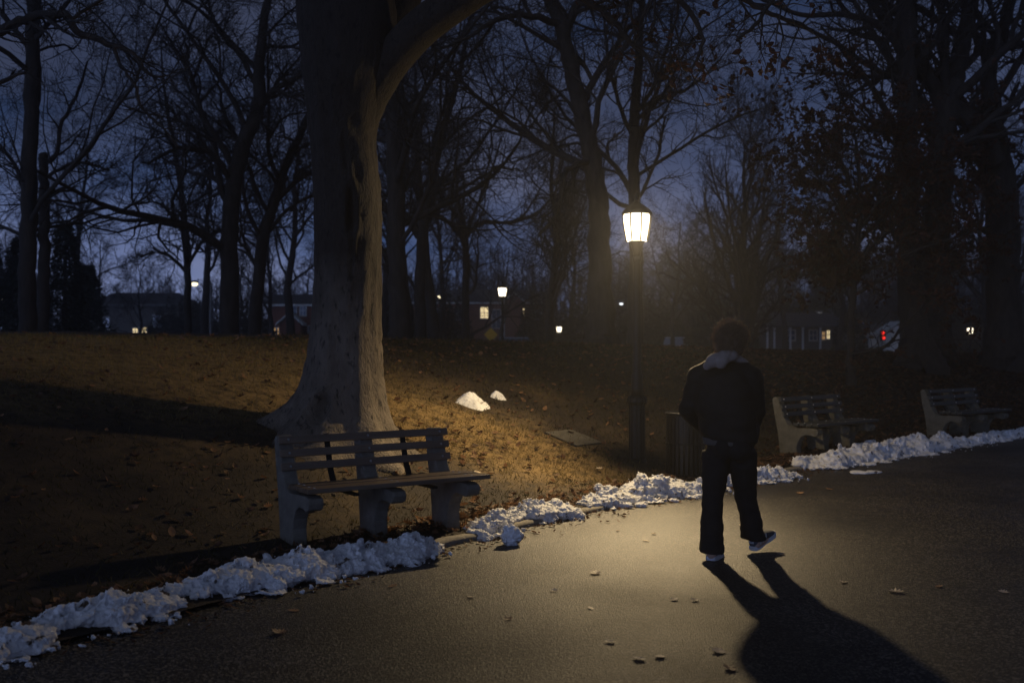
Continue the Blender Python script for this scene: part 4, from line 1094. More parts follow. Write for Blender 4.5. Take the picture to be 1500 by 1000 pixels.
KINDS = [grow_free('bare_tree', 60 + k, h, r, 'x', **kw) for k, (h, r, kw) in enumerate([
    (17, .26, dict(n={1: 18, 2: 10, 3: 9, 4: 5}, ratio={1: .42, 2: .5, 3: .5, 4: .5}, rmin=.009, start=.28)),
    (15, .22, dict(n={1: 16, 2: 10, 3: 9, 4: 5}, ratio={1: .36, 2: .5, 3: .5, 4: .5}, ang={1: (25, 45), 2: (25, 50), 3: (25, 55), 4: (30, 60)}, rmin=.009, start=.2, trop={0: .02, 1: .1, 2: .08, 3: .05, 4: .03, 5: .02})),
    (13, .20, dict(n={1: 16, 2: 10, 3: 9, 4: 5}, ratio={1: .5, 2: .5, 3: .5, 4: .5}, ang={1: (50, 80), 2: (30, 60), 3: (30, 60), 4: (30, 65)}, rmin=.009, start=.25)),
    (18, .30, dict(n={1: 16, 2: 10, 3: 9, 4: 5}, ratio={1: .38, 2: .55, 3: .5, 4: .5}, rmin=.009, start=.35))])]
BG = [(0, 110, 62, 'bare tree behind the conifers at the left', 1.0), (1, 150, 85, 'bare tree rising behind the dark house roof at the left', .8), (2, 205, 75, 'low wide bare tree in front of the dark left house', .62), (3, 300, 58, 'bare tree behind the yellow street light', .9),
      (0, 430, 52, 'bare tree directly left of the beech, before the gabled house', .95), (1, 395, 70, 'bare tree above the lit windows of the gabled house', .9), (2, 350, 90, 'far bare tree beyond the arched oak', .9), (3, 560, 60, 'bare tree half hidden by the beech trunk on its right', 1.0),
      (1, 600, 46, 'bare tree between beech and the white street light', 1.0), (0, 650, 70, 'bare tree over the left end of the brick house', .95), (2, 735, 100, 'bare tree behind the brick house roof', 1.0), (3, 806, 60, 'bare tree at the right end of the brick house', .85),
      (0, 845, 82, 'far bare tree behind the small low lamp', 1.0), (1, 800, 38, 'nearer slim bare tree left of the leaning trunk', .8), (2, 985, 66, 'bare tree right of the bright lamp, behind its glow', .85), (1, 1020, 90, 'far bare tree behind the head of the person', .9),
      (3, 1150, 80, 'bare tree behind the round-topped tree', .8), (0, 1225, 60, 'bare tree over the pale porch house', .8), (2, 1270, 95, 'far bare tree behind the white garage', .9), (1, 1446, 48, 'bare tree between the right trunks', .85),
      (0, 1490, 60, 'bare tree at the right border behind the trunks', .9), (2, 900, 110, 'most distant bare tree left of the lamp post', 1.0), (3, 480, 95, 'far bare tree hidden low behind the beech', .9), (2, 20, 80, 'far bare tree at the left border', .9), (3, 632, 44, 'tall bare tree in front of the left end of the brick house', .95)]
seen = set()
for k, (kind, px, d, lb, sc) in enumerate(BG):
    place_tree(KINDS[kind], px, d, lb, sc, k * 1.7, first=kind not in seen); seen.add(kind)

def conifer(px, d, h, w, label, seed):
    v = at(px, HY, d); root = empty('conifer', (v.x, v.y, ground(v.x, v.y)), label, 'tree', 'dark conifers at the left')
    rs = random.Random(seed); mb = MB(); mb.tube([(0, 0, -.2), (0, 0, h * .5), (.05, 0, h)], [.16, .09, .02], 8); mb.build('trunk', M['bark_dark'], root, True)
    V = []; T = []
    for _ in range(5200):
        u = rs.random() ** .8; z = h * (.08 + .92 * u); R = w * (1 - u) ** .8 * (.75 + .35 * mnoise.noise((z * 1.4, seed, 0)) + .3 * mnoise.noise((seed, z * 3, 4))) + .1
        a = rs.uniform(0, 6.28); R *= .55 + .75 * abs(mnoise.noise((math.cos(a) * 2, math.sin(a) * 2, z * .9 + seed)))* 1.6
        q = R * math.sqrt(rs.random()); x, y = q * math.cos(a), q * math.sin(a); z -= q * .25
        s = rs.uniform(.10, .24); aa = a + rs.gauss(0, .5); b = len(V); t = rs.uniform(-.5, .3)
        V += [(x, y, z), (x + s * math.cos(aa - .25), y + s * math.sin(aa - .25), z + s * t), (x + s * 1.3 * math.cos(aa), y + s * 1.3 * math.sin(aa), z + s * (t - .25)), (x + s * math.cos(aa + .25), y + s * math.sin(aa + .25), z + s * t)]
        T.append((b, b + 1, b + 2, b + 3))
    link_mesh('foliage', fast_mesh('foliage', V, T, False), M['conifer'], root)
conifer(95, 40, 5.6, 1.7, 'tallest dark conifer left of the dark house', 1)
conifer(30, 38, 4.8, 1.6, 'dark conifer in the left corner beside the straight trunk', 2)
conifer(128, 46, 4.4, 1.9, 'shorter conifer touching the dark left house', 3)
conifer(-15, 44, 5.6, 1.8, 'dark conifer cut by the left border', 4)

def shrub(px, d, w, h, label, seed, dp=1.2, mt='hedge', name='shrub'):
    v = at(px, HY, d); o_ = (v.x, v.y, ground(v.x, v.y)); rs = random.Random(seed); V = []; T = []
    for _ in range(int(2600 * max(1, w * h * .12))):
        a = rs.uniform(0, 6.28); q = math.sqrt(rs.random()); x = q * math.cos(a); y = q * math.sin(a)
        top = h * (1 - q ** 2.5) * (.7 + .55 * mnoise.noise((x * 2.5 * w / 2 + seed, y * 2, 0.0)) + .2) + .15
        z = top * rs.random() ** .5; s = rs.uniform(.06, .17) * (1 + d * .006); b = len(V); aa = rs.uniform(0, 6.28); t = rs.uniform(-1, 1)
        p = (x * w / 2, y * dp, z)
        V += [p, (p[0] + s * math.cos(aa), p[1] + s * math.sin(aa), z + s * .4 * t), (p[0] + s * math.cos(aa + .6), p[1] + s * math.sin(aa + .6), z + s * .6)]; T.append((b, b + 1, b + 2))
    o = link_mesh(name, fast_mesh(name, V, T, False), M[mt]); o.location = o_
    return tag(o, label, 'shrub', 'dark shrubs along the park edge')
shrub(645, 74, 5.5, 5.2, 'tall dark evergreen mass left of the brick house', 2, 2)
shrub(560, 66, 7, 4.5, 'dark shrub mass right behind the beech trunk', 3, 2)
shrub(790, 86, 4.5, 6.0, 'dark tree-like shrub over the brick house right corner', 4, 2)
shrub(860, 78, 6, 5.2, 'dark shrubs behind the leaning trunk', 5, 2)
shrub(950, 84, 8, 5.0, 'dark shrubs behind the lamp post', 6, 2)
shrub(1055, 84, 7, 5.0, 'dark shrubs behind the head of the person', 7, 2)
shrub(1180, 92, 9, 6.0, 'dark shrubs behind the pale porch house', 8, 2)
shrub(1360, 84, 8, 6.5, 'dark shrubs behind the right trunks', 9, 2)
shrub(1470, 80, 8, 6.0, 'dark shrubs at the right border', 10, 2)
shrub(1245, 72, 2.6, 3.8, 'dark shrub between porch house and white garage', 11, 1.2)
shrub(270, 88, 9, 4.4, 'dark shrubs under the yellow street light', 12, 2)
shrub(360, 80, 6, 4.6, 'dark shrubs left of the gabled house', 13, 2)

def far_wood():
    """the far-off belt of bare trees that closes the view behind the houses"""
    rs = random.Random(77); V = []; Q = []
    for _ in range(900):
        px = rs.uniform(-260, 1780); d = rs.uniform(112, 160); b = at(px, HY, d); z0 = .5
        top = np.interp(px, [-200, 90, 130, 175, 230, 420, 560, 900, 1000, 1250, 1700], [385, 380, 412, 428, 410, 395, 380, 375, 360, 345, 350]) + rs.uniform(-14, 34)
        H = EYE + (HY - top) / F * d - z0
        if H < 3: continue
        lean = rs.gauss(0, .5)
        parts = [([(b.x, b.y, z0), (b.x + lean * .5, b.y, z0 + H * .5), (b.x + lean, b.y, z0 + H)], [.16, .09, .02])]
        for k in range(26):
            u = rs.uniform(.12, .97); x, z = b.x + lean * u, z0 + H * u; a = rs.uniform(0, 6.28); L = H * rs.uniform(.18, .42) * (1.15 - u * .8); e = rs.uniform(.3, 1.1)
            p1 = (x + math.cos(a) * L * .5 * math.cos(e), b.y + math.sin(a) * L * .5, z + L * .5 * math.sin(e)); p2 = (p1[0] + math.cos(a) * L * .4, b.y + math.sin(a) * L, p1[2] + L * .55 * math.sin(e))
            parts.append(([(x, b.y, z), p1, p2], [.05, .032, .014]))
            for _k in range(3):
                t = rs.random(); q = tuple(p1[i] + (p2[i] - p1[i]) * t for i in range(3)); w = L * rs.uniform(.2, .45)
                parts.append(([q, (q[0] + rs.uniform(-1, 1) * w, q[1], q[2] + rs.uniform(.1, 1) * w)], [.022, .012]))
        for pts, rad in parts:
            v, f = tube_geo(pts, rad, 3); n = len(V); V += v; Q += [tuple(i + n for i in t) for t in f]
    for _ in range(60000):      # undergrowth at the feet of the wood
        px = rs.uniform(-260, 1780); d = rs.uniform(112, 150); b = at(px, HY, d)
        h = (3.2 + 1.8 * mnoise.noise((px * .013, 1.0, 0.0)) + 1.2 * mnoise.noise((px * .05, 5.0, 0.0)) + (2.5 if px > 930 else 0)) * rs.random() ** .6
        s_ = rs.uniform(.12, .34); a = rs.uniform(0, 6.28); n = len(V); z = .5 + h
        V += [(b.x, b.y, z), (b.x + s_ * math.cos(a), b.y, z + s_ * math.sin(a)), (b.x + s_ * math.cos(a + .8), b.y + .1, z + s_ * math.sin(a + .8)), (b.x + s_ * .5 * math.cos(a + 1.4), b.y, z + s_ * .5 * math.sin(a + 1.4))]; Q.append((n, n + 1, n + 2, n + 3))
    return tag(link_mesh('far_wood', fast_mesh('far_wood', V, Q, False), M['bark_far']), 'dark belt of far bare trees and undergrowth behind the houses', 'wood', kind='stuff')
far_wood()

# ------------------------------------------------------------------ houses and street beyond the park
def house(name, label, px0, px1, d, eave_py, roof_py, wall, windows=(), hip=.0, dp=7, gable=None, posts=None, extras=None, overhang=.35):
    g = at((px0 + px1) / 2, HY, d); w = (px1 - px0) / F * d; gz = ground(g.x, g.y) - .3
    ez = EYE + (HY - eave_py) / F * d - gz; rz_ = EYE + (HY - roof_py) / F * d - gz
    root = empty(name, (g.x, g.y, gz), label, 'house', 'houses along the street beyond the park')
    mb = MB(); mb.box(-w / 2, w / 2, 0, dp, -.3, ez); mb.build('wall', wall, root)
    mb = MB(); o = overhang; h = hip * w
    mb.add([(-w / 2 - o, -o, ez + .003), (w / 2 + o, -o, ez + .003), (w / 2 + o, dp + o, ez + .003), (-w / 2 - o, dp + o, ez + .003),
            (-w / 2 - o + h, dp / 2, rz_), (w / 2 + o - h, dp / 2, rz_)], [(0, 1, 5, 4), (2, 3, 4, 5), (0, 4, 3), (1, 2, 5), (0, 3, 2, 1)])
    mb.build('roof', M['roof'], root)
    mb = MB(); mb.box(-w / 2 - o - .03, w / 2 + o + .03, -o - .09, -o - .003, ez - .16, ez + .02); mb.build('gutter', M['pole_grey'] if wall == M['dark_siding'] else M['trim'], root)
    for (x0, y0, x1, y1, kind) in windows:
        lx0, lx1 = ((x0 - CX) / F * d) - g.x, ((x1 - CX) / F * d) - g.x
        lz0, lz1 = EYE + (HY - y1) / F * d - gz, EYE + (HY - y0) / F * d - gz
        f = MB(); t = .09
        f.box(lx0 - t, lx1 + t, -.06, -.003, lz1, lz1 + t); f.box(lx0 - t, lx1 + t, -.08, -.003, lz0 - t, lz0)
        f.box(lx0 - t, lx0, -.057, -.003, lz0 + .002, lz1 - .002); f.box(lx1, lx1 + t, -.057, -.003, lz0 + .002, lz1 - .002)
        mx, mz = (lx0 + lx1) / 2, (lz0 + lz1) / 2
        f.box(mx - .03, mx + .03, -.050, -.028, lz0 + .004, lz1 - .004); f.box(lx0 + .004, lx1 - .004, -.047, -.026, mz - .035, mz + .035)
        fr = f.build('window', M['trim'], root)
        MB().box(lx0 + .002, lx1 - .002, -.022, -.006, lz0 + .002, lz1 - .002).build('pane', M[kind], fr)
    if gable:   # a small front gable: (px0, px1, eave_py, peak_py, colour)
        gx0, gx1 = (gable[0] - CX) / F * d - g.x, (gable[1] - CX) / F * d - g.x
        ge, gp = EYE + (HY - gable[2]) / F * d - gz, EYE + (HY - gable[3]) / F * d - gz
        m_ = (gx0 + gx1) / 2
        q = MB(); q.prism([(gx0 + .15, -1.5, -.3), (gx1 - .15, -1.5, -.3), (gx1 - .15, -1.5, ge), (m_, -1.5, gp - .15), (gx0 + .15, -1.5, ge)], [(gx0 + .15, -.01, -.3), (gx1 - .15, -.01, -.3), (gx1 - .15, -.01, ge), (m_, -.01, gp - .15), (gx0 + .15, -.01, ge)]); q.build('porch', wall, root)
        q = MB()
        for sx, ex in ((gx0 - .1, m_), (gx1 + .1, m_)):
            q.prism([(sx, -1.75, ge - .08), (ex, -1.75, gp), (ex, -1.75, gp + .16), (sx, -1.75, ge + .10)], [(sx, -.02, ge - .08), (ex, -.02, gp), (ex, -.02, gp + .16), (sx, -.02, ge + .10)])
        q.build('porch_roof', M['trim'], root)
    if posts:   # porch posts: px list, from the ground up to a porch roof at py
        pt = EYE + (HY - posts[1]) / F * d - gz
        for px in posts[0]:
            lx = (px - CX) / F * d - g.x; MB().lathe([(.11, -.2), (.10, .3), (.085, pt - .1), (.12, pt - .05), (.12, pt)], 10, (lx, -1.6, 0)).build('porch_post', M['trim'], root, True)
        l0, l1 = (posts[0][0] - CX) / F * d - g.x, (posts[0][-1] - CX) / F * d - g.x
        MB().prism([(l0 - .3, -1.95, pt + .003), (l1 + .3, -1.95, pt + .003), (l1 + .3, -.004, pt + .003), (l0 - .3, -.004, pt + .003)], [(l0 - .3, -1.95, pt + .15), (l1 + .3, -1.95, pt + .15), (l1 + .3, -.004, pt + .7), (l0 - .3, -.004, pt + .7)]).build('porch_roof', M['roof'], root)
    return root
house('brick_house', 'two-storey brick house with two lit upper windows behind the second lamp', 606, 812, 108, 443, 422, M['brick'],
      [(704, 450, 715, 466, 'lit_pane'), (761, 452, 768, 466, 'lit_pane'), (721, 454, 733, 480, 'glass'), (739, 456, 749, 482, 'glass'), (663, 484, 672, 492, 'glass'), (739, 486, 747, 494, 'glass'), (666, 452, 676, 468, 'glass'), (640, 452, 650, 468, 'glass'), (784, 454, 793, 468, 'glass')], hip=.22, gable=(738, 768, 443, 430, None))
house('dark_house', 'long dark house with two low glowing windows at the left', 128, 262, 92, 446, 426, M['dark_siding'],
      [(150, 466, 160, 482, 'glass'), (225, 462, 235, 478, 'glass'), (195, 481, 202, 489, 'lit_pane'), (206, 480, 215, 489, 'lit_pane')], hip=.18)
house('gabled_house', 'dark house with a pale-edged porch gable left of the beech', 392, 476, 88, 446, 428, M['brick'],
      [(399, 480, 404, 492, 'lit_pane_dim'), (424, 448, 434, 462, 'glass'), (440, 448, 448, 462, 'glass'), (452, 478, 460, 492, 'glass'), (407, 480, 411, 492, 'lit_pane_dim')], gable=(412, 448, 476, 460, None))
house('porch_house', 'pale porch house with a small yellow window right of the person', 1106, 1240, 84, 474, 456, M['dark_siding'],
      [(1204, 486, 1208, 497, 'lit_pane_dim'), (1211, 484, 1215, 496, 'lit_pane'), (1152, 484, 1164, 498, 'glass'), (1186, 484, 1196, 498, 'glass')], hip=.1, posts=([1117, 1127, 1150, 1168, 1193, 1220], 480))
house('white_garage', 'small white gabled garage building behind the red signal', 1262, 1322, 74, 487, 474, M['siding'],
      [(1303, 487, 1312, 496, 'glass'), (1267, 494, 1272, 502, 'glass')], hip=.0, dp=5, gable=(1284, 1322, 486, 474, None))
house('low_house', 'low unlit house at the far left border', -60, 30, 96, 470, 452, M['dark_siding'], [(-5, 478, 6, 490, 'glass')], hip=.1)
house('brick_house', 'low house almost lost in the dark right of the small lamp', 838, 905, 104, 484, 470, M['brick'], [(843, 489, 850, 496, 'glass'), (858, 489, 864, 496, 'glass')], hip=.1)

def car(label, px, d, col, rz, lights=None, tail=None):
    v = at(px, HY, d); gz = ground(v.x, v.y)
    root = empty('parked_car', (v.x, v.y, gz), label, 'car', 'cars parked beyond the park', rz)
    sec = lambda x, w, z0, z1: [(x, -w, z0), (x, w, z0), (x, w * 1.02, (z0 + z1) / 2), (x, w * .93, z1), (x, -w * .93, z1), (x, -w * 1.02, (z0 + z1) / 2)]
    b = MB(); b.loft([sec(-2.2, .7, .4, .75), sec(-2.05, .84, .28, .92), (sec(-1.2, .88, .24, .98)), sec(.9, .88, .24, .96), sec(1.7, .86, .26, .86), sec(2.15, .74, .34, .68)]); b.build('body', M[col], root, bevel=.03)
    c = MB(); c.loft([[(-2.0, -.72, .93), (-2.0, .72, .93), (1.0, .74, .96), (1.0, -.74, .96)], [(-1.7, -.66, 1.42), (-1.7, .66, 1.42), (.3, .66, 1.44), (.3, -.66, 1.44)]]); cab = c.build('window_band', M['glass'], root, bevel=.03)
    MB().box(-1.75, .32, -.64, .64, 1.43, 1.52).build('roof', M[col], root, bevel=.04)
    for x in (-1.35, 1.35):
        for y in (-.82, .82):
            w = MB(); w.tube([(x, y - .09, .31), (x, y + .09, .31)], [.31, .31], 18); w.f.append(tuple(range(17, -1, -1))); w.mi.append(0); wh = w.build('wheel', M['tyre'], root)
            MB().tube([(x, y - .098, .31), (x, y + .098, .31)], [.18, .18], 12).build('rim', M['pole_grey'], wh)
    for y in (-.56, .56):
        MB().ball((2.08, y, .62), (.09, .15, .09), 10).build('headlight', M[lights] if lights else M['trim'], root, True)
        MB().ball((-2.14, y, .78), (.05, .14, .09), 10).build('tail_light', M[tail] if tail else M['brick'], root, True)
car('pale blue car parked in front of the brick house', 766, 80, 'car_blue', math.radians(12))
car('car with one red tail light seen left of the person', 990, 74, 'car_blue', math.radians(75), tail='red_lamp')

def street_light(label, px, py, d, bulb, arm=1, size=.16, lean=0.0):
    v = at(px, py, d); gz = ground(v.x, v.y); h = v.z - gz
    root = empty('street_light', (v.x - arm * 1.2, v.y, gz), label, 'street lamp', 'tall street lights beyond the park')
    MB().tube([(0, 0, -.2), (0, 0, h * .6), (0, 0, h + .1), (arm * .3, 0, h + .35), (arm * 1.0, 0, h + .32)], [.11, .09, .07, .05, .04], 10).build('pole', M['pole_grey'], root, True)
    MB().ball((arm * 1.2, 0, h + .16), (.36, .16, .12), 12).build('lamp_head', M['pole_grey'], root, True)
    MB().ball((arm * 1.2, 0, h), (size * 1.3, size, size * .8), 12).build('bulb', M[bulb], root, True)
street_light('yellow street light above the thin tree at the left', 285, 416, 74, 'street_bulb', -1, .20)
street_light('faint yellow street light at the left border', 4, 437, 88, 'street_bulb', -1, .17)
street_light('small white street light left of the brick house', 643, 435, 95, 'street_bulb', 1, .16)
street_light('slanted small light seen left of the lamp post', 910, 445, 70, 'street_bulb_white', 1, .10)
street_light('white street light over the pale porch house', 1200, 459, 90, 'street_bulb_white', -1, .13)

def signal():
    d = 66; v = at(1293, 491, d); gz = ground(v.x, v.y); h = v.z - gz
    root = empty('traffic_signal', (v.x, v.y, gz), 'red signal with two lit lamps in front of the white garage', 'traffic signal')
    MB().tube([(0, .15, -.2), (0, .15, h + .5)], [.06, .05], 10).build('pole', M['pole_grey'], root, True)
    MB().box(-.17, .17, -.09, .09, -.34 + h, .34 + h).build('housing', M['black_iron'], root, bevel=.03)
    for dz, dx in ((.16, -.02), (-.16, .03)):
        MB().ball((dx, -.10, h + dz), (.105, .03, .105), 12).build('red_lens', M['red_lamp'], root, True)
signal()
def warning_sign():
    d = 60; v = at(719, 490, d); gz = ground(v.x, v.y); h = v.z - gz
    root = empty('road_sign', (v.x, v.y, gz), 'yellow diamond sign on a post below the brick house', 'road sign')
    MB().tube([(0, .04, -.2), (0, .04, h + .3)], [.03, .03], 8).build('pole', M['pole_grey'], root, True)
    r = .42; MB().prism([(0, -.01, h - r), (r, -.01, h), (0, -.01, h + r), (-r, -.01, h)], [(0, .012, h - r), (r, .012, h), (0, .012, h + r), (-r, .012, h)]).build('plate', M['yellow'], root, bevel=.004)
warning_sign()

# ------------------------------------------------------------------ the person walking away
def person():
    D0 = 7.46
    O = Vector(((1070 - CX) / F * D0, D0, 0.004))
    def p(px, py, d): return tuple(at(px, py, d) - O)
    # joints
    head = p(1071, 502, 7.43); neck = p(1066, 528, 7.45); chest = p(1062, 562, 7.46); waist = p(1065, 612, 7.47); pel = p(1070, 645, 7.47)
    shL, shR = p(1023, 551, 7.53), p(1101, 553, 7.39)
    elL, elR = p(1007, 601, 7.60), p(1107, 604, 7.44)
    hdL, hdR = p(1034, 627, 7.73), p(1100, 628, 7.64)
    hpL, hpR = p(1052, 652, 7.50), p(1087, 652, 7.44)
    knL, knR = p(1042, 731, 7.50), p(1094, 727, 7.58)
    anL, anR = p(1042, 801, 7.36), p(1109, 786, 7.66)
    V_ = lambda q: Vector(q)
    def mid(a, b, t): return tuple(V_(a).lerp(V_(b), t))
    # ---- body (skin): one continuous surface with head, face, neck, hands and feet
    b = MB()
    fwd = Vector((.55, .80, -.22)).normalized(); rgt = Vector((.82, -.57, 0)).normalized(); up = rgt.cross(fwd)
    def hp(r, f, u): return tuple(V_(head) + rgt * r + fwd * f + up * u)
    b.ball(hp(0, -.01, .025), (.077, .092, .10), 20); b.ball(hp(0, .035, -.045), (.058, .062, .075), 16)
    b.cone_capsule(hp(0, .075, -.10), hp(0, .045, -.075), .024, .04)             # chin
    b.cone_capsule(hp(0, .092, .02), hp(0, .113, -.025), .010, .017)             # nose
    b.cone_capsule(hp(-.03, .082, .032), hp(.03, .082, .032), .016, .016)        # brow
    b.cone_capsule(hp(-.018, .088, -.058), hp(.018, .088, -.058), .010, .010)    # mouth
    for s in (-1, 1):
        b.ball(hp(s * .03, .078, .012), .013, 8)
        b.cone_capsule(hp(s * .08, -.005, .02), hp(s * .078, .0, -.025), .017, .011)   # ears
    b.cone_capsule(hp(0, -.01, -.06), neck, .056, .062)
    b.cone_capsule(neck, chest, .07, .13); b.cone_capsule(chest, waist, .13, .12); b.cone_capsule(waist, pel, .12, .13)
    for sh, el, hd, hip, kn, an, s in ((shL, elL, hdL, hpL, knL, anL, -1), (shR, elR, hdR, hpR, knR, anR, 1)):
        b.cone_capsule(mid(neck, sh, .4), sh, .06, .056); b.cone_capsule(sh, el, .052, .042); b.cone_capsule(el, hd, .042, .028)
        fd = (V_(hd) - V_(el)).normalized(); sd = V_((.9 * -s, .3, 0)).normalized(); dn = V_((0, 0, -1))
        palm = V_(hd) + fd * .05
        b.cone_capsule(hd, tuple(palm), .028, .034)
        for k in range(4):
            o_ = palm + dn * (-.03 + .02 * k) + fd * .02; l = (.038, .043, .04, .03)[k]
            k1 = o_ + fd * l + sd * .008; k2 = k1 + fd * l * .7 + sd * .018; k3 = k2 + fd * l * .4 + sd * .022
            b.cone_capsule(tuple(o_), tuple(k1), .0095, .009, 8); b.cone_capsule(tuple(k1), tuple(k2), .009, .008, 8); b.cone_capsule(tuple(k2), tuple(k3), .008, .007, 8)
        t0 = V_(hd) + fd * .025 - dn * .022; t1 = t0 - dn * .028 + fd * .028; t2 = t1 + fd * .03 + sd * .01
        b.cone_capsule(tuple(t0), tuple(t1), .0115, .010, 8); b.cone_capsule(tuple(t1), tuple(t2), .010, .0085, 8)
        b.cone_capsule(hip, kn, .078, .052); b.cone_capsule(kn, an, .052, .036)
    footL = [(p(1042, 812, 7.33)), p(1048, 815, 7.50)]; footR = [p(1108, 797, 7.62), p(1124, 787, 7.72)]
    b.cone_capsule(anL, footL[0], .036, .036); b.cone_capsule(footL[0], footL[1], .034, .03)
    b.cone_capsule(anR, footR[0], .036, .034); b.cone_capsule(footR[0], footR[1], .034, .03)
    body = link_mesh('person', remesh(b.mesh('person'), .0065, 3), M['skin']); body.location = O
    tag(body, 'person in black jacket and flared black trousers walking away on the path', 'person')
    # ---- jacket with sleeves
    j = MB()
    yaw = math.radians(-22); cy, sy = math.cos(yaw), math.sin(yaw)
    def ring(px, py, d, rx, ry, n=24, dz=0.0):
        c = p(px, py, d); out = []
        for k in range(n):
            a = 2 * math.pi * k / n; e = 2.4
            x = math.copysign(abs(math.cos(a)) ** (2 / e), math.cos(a)) * rx; y = math.copysign(abs(math.sin(a)) ** (2 / e), math.sin(a)) * ry
            out.append((c[0] + x * cy - y * sy, c[1] + x * sy + y * cy, c[2] + dz * x))
        return out
    j.loft([ring(1071, 650, 7.47, 0.193, 0.155), ring(1070, 640, 7.47, 0.209, 0.165), ring(1067, 622, 7.47, 0.221, 0.17), ring(1064, 596, 7.47, 0.230, 0.17), ring(1062, 570, 7.46, 0.226, 0.165),
            ring(1062, 553, 7.46, 0.205, 0.15), ring(1063, 541, 7.46, 0.160, 0.125), ring(1065, 532, 7.46, .10, .095), ring(1066, 524, 7.46, .08, .085)])
    for sh, el, hd in ((shL, elL, hdL), (shR, elR, hdR)):
        j.cone_capsule(mid(neck, sh, .62), sh, .082, .086); j.cone_capsule(sh, mid(sh, el, .6), .088, .078); j.cone_capsule(mid(sh, el, .6), el, .078, .073)
        j.cone_capsule(el, hd, .073, .055)
    me = remesh(j.mesh('jacket'), .014, 5)
    displace(me, lambda q: .012 * mnoise.noise((q[0] * 5, q[1] * 5, q[2] * 13)) + .006 * mnoise.noise((q[0] * 14, q[1] * 14, q[2] * 22)))
    jk = link_mesh('jacket', me, M['jacket'], body)
    # hem of a lighter shirt below the jacket back
    h = MB(); h.loft([ring(1067, 650.5, 7.475, .186, .160), ring(1067, 648, 7.475, .188, .162), ring(1066, 640, 7.475, .19, .15)])
    link_mesh('shirt_hem', remesh(h.mesh('shirt_hem'), .008, 2), M['shirt'], body)
    # ---- grey hood lying on the neck and left shoulder
    h = MB()
    h.cone_capsule(p(1044, 529, 7.34), p(1072, 520, 7.33), .052, .046); h.cone_capsule(p(1036, 536, 7.37), p(1048, 526, 7.34), .034, .050); h.cone_capsule(p(1056, 531, 7.31), p(1060, 522, 7.32), .048, .050)
    h.cone_capsule(p(1044, 524, 7.42), p(1040, 528, 7.54), .036, .034); h.cone_capsule(p(1072, 521, 7.36), p(1094, 531, 7.40), .042, .018)
    h.cone_capsule(p(1040, 528, 7.54), p(1058, 530, 7.57), .034, .026)
    me = remesh(h.mesh('hood'), .010, 5)
    displace(me, lambda q: .003 * mnoise.noise((q[0] * 16, q[1] * 16, q[2] * 26)))
    link_mesh('hood', me, M['hood'], body)
    # ---- trousers, wide at the hem
    t = MB()
    t.loft([ring(1070, 664, 7.47, .165, .13), ring(1070, 645, 7.47, .178, .142), ring(1070, 630, 7.47, .170, .135)])
    for hip, kn, hem, toe in ((p(1050, 660, 7.50), p(1043, 733, 7.48), p(1042, 801, 7.365), 0), (p(1087, 660, 7.44), p(1092, 727, 7.56), p(1103, 783, 7.645), 1)):
        def rg(c, rx, ry, n=20): return [(c[0] + rx * math.cos(2 * math.pi * k / n), c[1] + ry * math.sin(2 * math.pi * k / n), c[2]) for k in range(n)]
        c1 = mid(hip, kn, .5); c2 = mid(kn, hem, .5); end = mid(kn, hem, 1.09 if toe else 1.08)
        t.loft([rg(hip, .110, .125), rg(c1, .103, .115), rg(kn, .079, .092), rg(c2, .080, .098), rg(hem, .092, .122), rg(end, .096, .130)])
    t.ball(p(1060, 655, 7.40), (.085, .09, .10), 16); t.ball(p(1083, 656, 7.36), (.085, .09, .10), 16)
    me = remesh(t.mesh('trousers'), .012, 4)
    displace(me, lambda q: .009 * mnoise.noise((q[0] * 7, q[1] * 7, q[2] * 9)) + .007 * mnoise.noise((q[0] * 9, q[1] * 9, q[2] * 24)) * (1 if q[2] < .75 else .4))
    link_mesh('trousers', me, M['trouser'], body)
    # ---- shoes: upper, sole, pale side stripe
    def shoe(heel, toe, roll_up):
        f = (V_(toe) - V_(heel)).normalized(); L = .285
        r = f.cross(V_((0, 0, 1))).normalized(); u = r.cross(f)
        def q(a, b_, c): return tuple(V_(heel) + f * a + r * b_ + u * c)
        m = MB()
        def sect(a, w, z0, z1, n=14):
            return [q(a, w * math.copysign(abs(math.cos(2 * math.pi * k / n)) ** .8, math.cos(2 * math.pi * k / n)), (z0 + z1) / 2 + (z1 - z0) / 2 * math.sin(2 * math.pi * k / n)) for k in range(n)]
        m.loft([sect(-.012, .026, .02, .075), sect(.0, .038, .012, .095), sect(.05, .044, .012, .108), sect(.11, .044, .012, .100), sect(.17, .050, .012, .075), sect(.225, .048, .012, .058), sect(.262, .034, .016, .042), sect(.275, .016, .02, .032)])
        up_ = link_mesh('shoe', remesh(m.mesh('shoe'), .006, 3), M['shoe'], body)
        s_ = MB()
        out = [(-.022, .0), (-.014, .034), (.03, .046), (.10, .043), (.18, .053), (.24, .048), (.28, .026), (.288, 0), (.28, -.026), (.24, -.048), (.18, -.053), (.10, -.043), (.03, -.046), (-.014, -.034)]
        s_.prism([q(a, b_, -.004) for a, b_ in out], [q(a, b_ * .97, .030) for a, b_ in out])
        s_.build('sole', M['shoe_white'], up_, bevel=.006)
        st = MB()
        for sg in (-1, 1):
            for k in range(3):
                a = .03 + .035 * k
                st.tube([q(a, sg * .045, .035), q(a + .02, sg * .0455, .06), q(a + .03, sg * .040, .085)], [.006] * 3, 6)
        st.tube([q(-.012, -.02, .062), q(-.018, 0, .064), q(-.012, .02, .062)], [.008] * 3, 6)
        st.build('shoe_stripe', M['shoe_white'], up_, True)
    shoe(p(1041, 819.5, 7.325), p(1054, 815, 7.59), 0)
    shoe(p(1104, 804, 7.625), p(1132, 782, 7.80), 1)
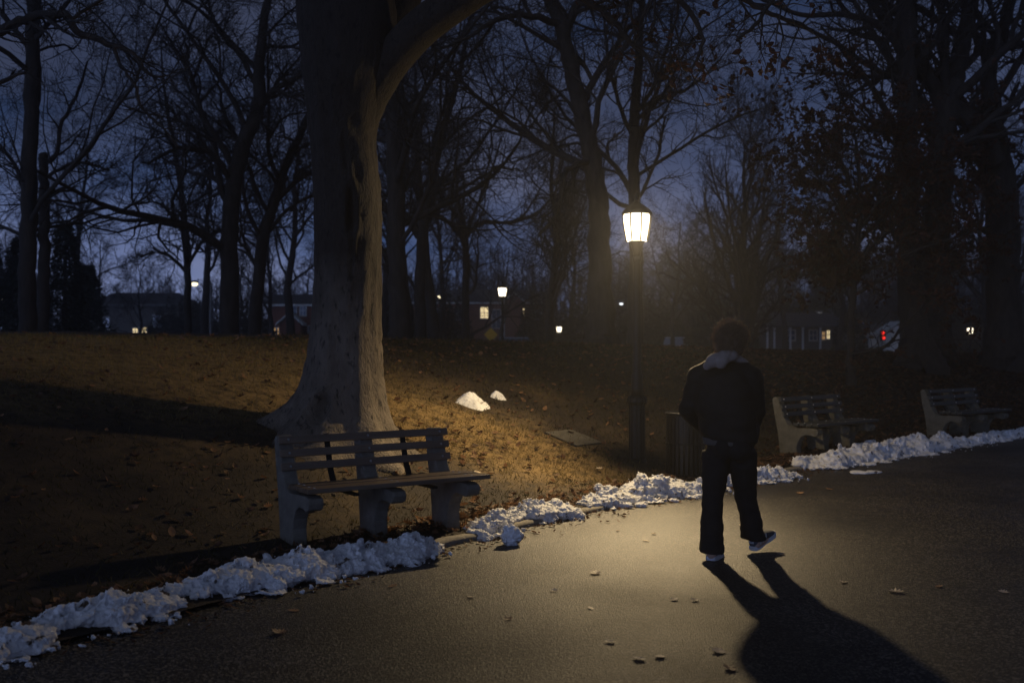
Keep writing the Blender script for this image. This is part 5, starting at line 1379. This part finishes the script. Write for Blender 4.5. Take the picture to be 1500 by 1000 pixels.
    # ---- curly hair
    rs = random.Random(3); hb = MB()
    cap = MB(); cap.ball(hp(0, -.022, .036), (.090, .098, .096), 20); cap.ball(hp(0, -.045, -.02), (.080, .070, .070), 16)
    me = remesh(cap.mesh('hair'), .012, 2)
    displace(me, lambda q: .016 * mnoise.noise((q[0] * 30, q[1] * 30, q[2] * 30)))
    nv = len(me.vertices)
    co = np.empty(nv * 3, dtype=np.float32); me.vertices.foreach_get('co', co); co = co.reshape(-1, 3)
    hair = link_mesh('hair', me, M['hair'], body)
    cv = V_(hp(0, -.02, .02)); hb = MB()
    for _ in range(1700):
        q0 = V_(co[rs.randrange(nv)].tolist()); nrm = (q0 - cv).normalized()
        loc = q0 - cv
        if loc.dot(fwd) > .055 and loc.dot(up) < .055: continue
        a1 = nrm.orthogonal().normalized(); a2 = nrm.cross(a1); rad = rs.uniform(.006, .014); turns = rs.uniform(1.0, 2.4); ph = rs.uniform(0, 6.28); ln = rs.uniform(.022, .066)
        drop = V_((rs.gauss(0, .25), rs.gauss(0, .25), -rs.uniform(0, .6)))
        pts = []
        for k in range(10):
            t = k / 9; ang = ph + t * turns * 6.283
            pts.append(tuple(q0 + (nrm + drop * t).normalized() * ln * t + (a1 * math.cos(ang) + a2 * math.sin(ang)) * rad * min(1, t * 3)))
        hb.tube(pts, [.0026 - .0014 * k / 9 for k in range(10)], 4)
    hb.build('curls', M['hair'], hair, True)
person()

# ------------------------------------------------------------------ thin haze added for the glow round the lamp
def haze():
    m = bpy.data.materials.new('thin haze for lamp glow'); m.use_nodes = True; m.cycles.volume_sampling = 'EQUIANGULAR'; n, l = m.node_tree.nodes, m.node_tree.links; n.clear()
    o = n.new('ShaderNodeOutputMaterial'); v = n.new('ShaderNodeVolumePrincipled')
    v.inputs['Color'].default_value = (.9, .92, 1, 1); v.inputs['Density'].default_value = HAZE_DENSITY; v.inputs['Anisotropy'].default_value = HAZE_ANISO
    l.new(v.outputs[0], o.inputs['Volume'])
    mb = MB().box(-150, 190, -30, 330, -1.5, 34)
    return tag(mb.build('haze', m), kind='stuff')
HAZE_ANISO = 0.6
if HAZE_DENSITY > 0: haze()
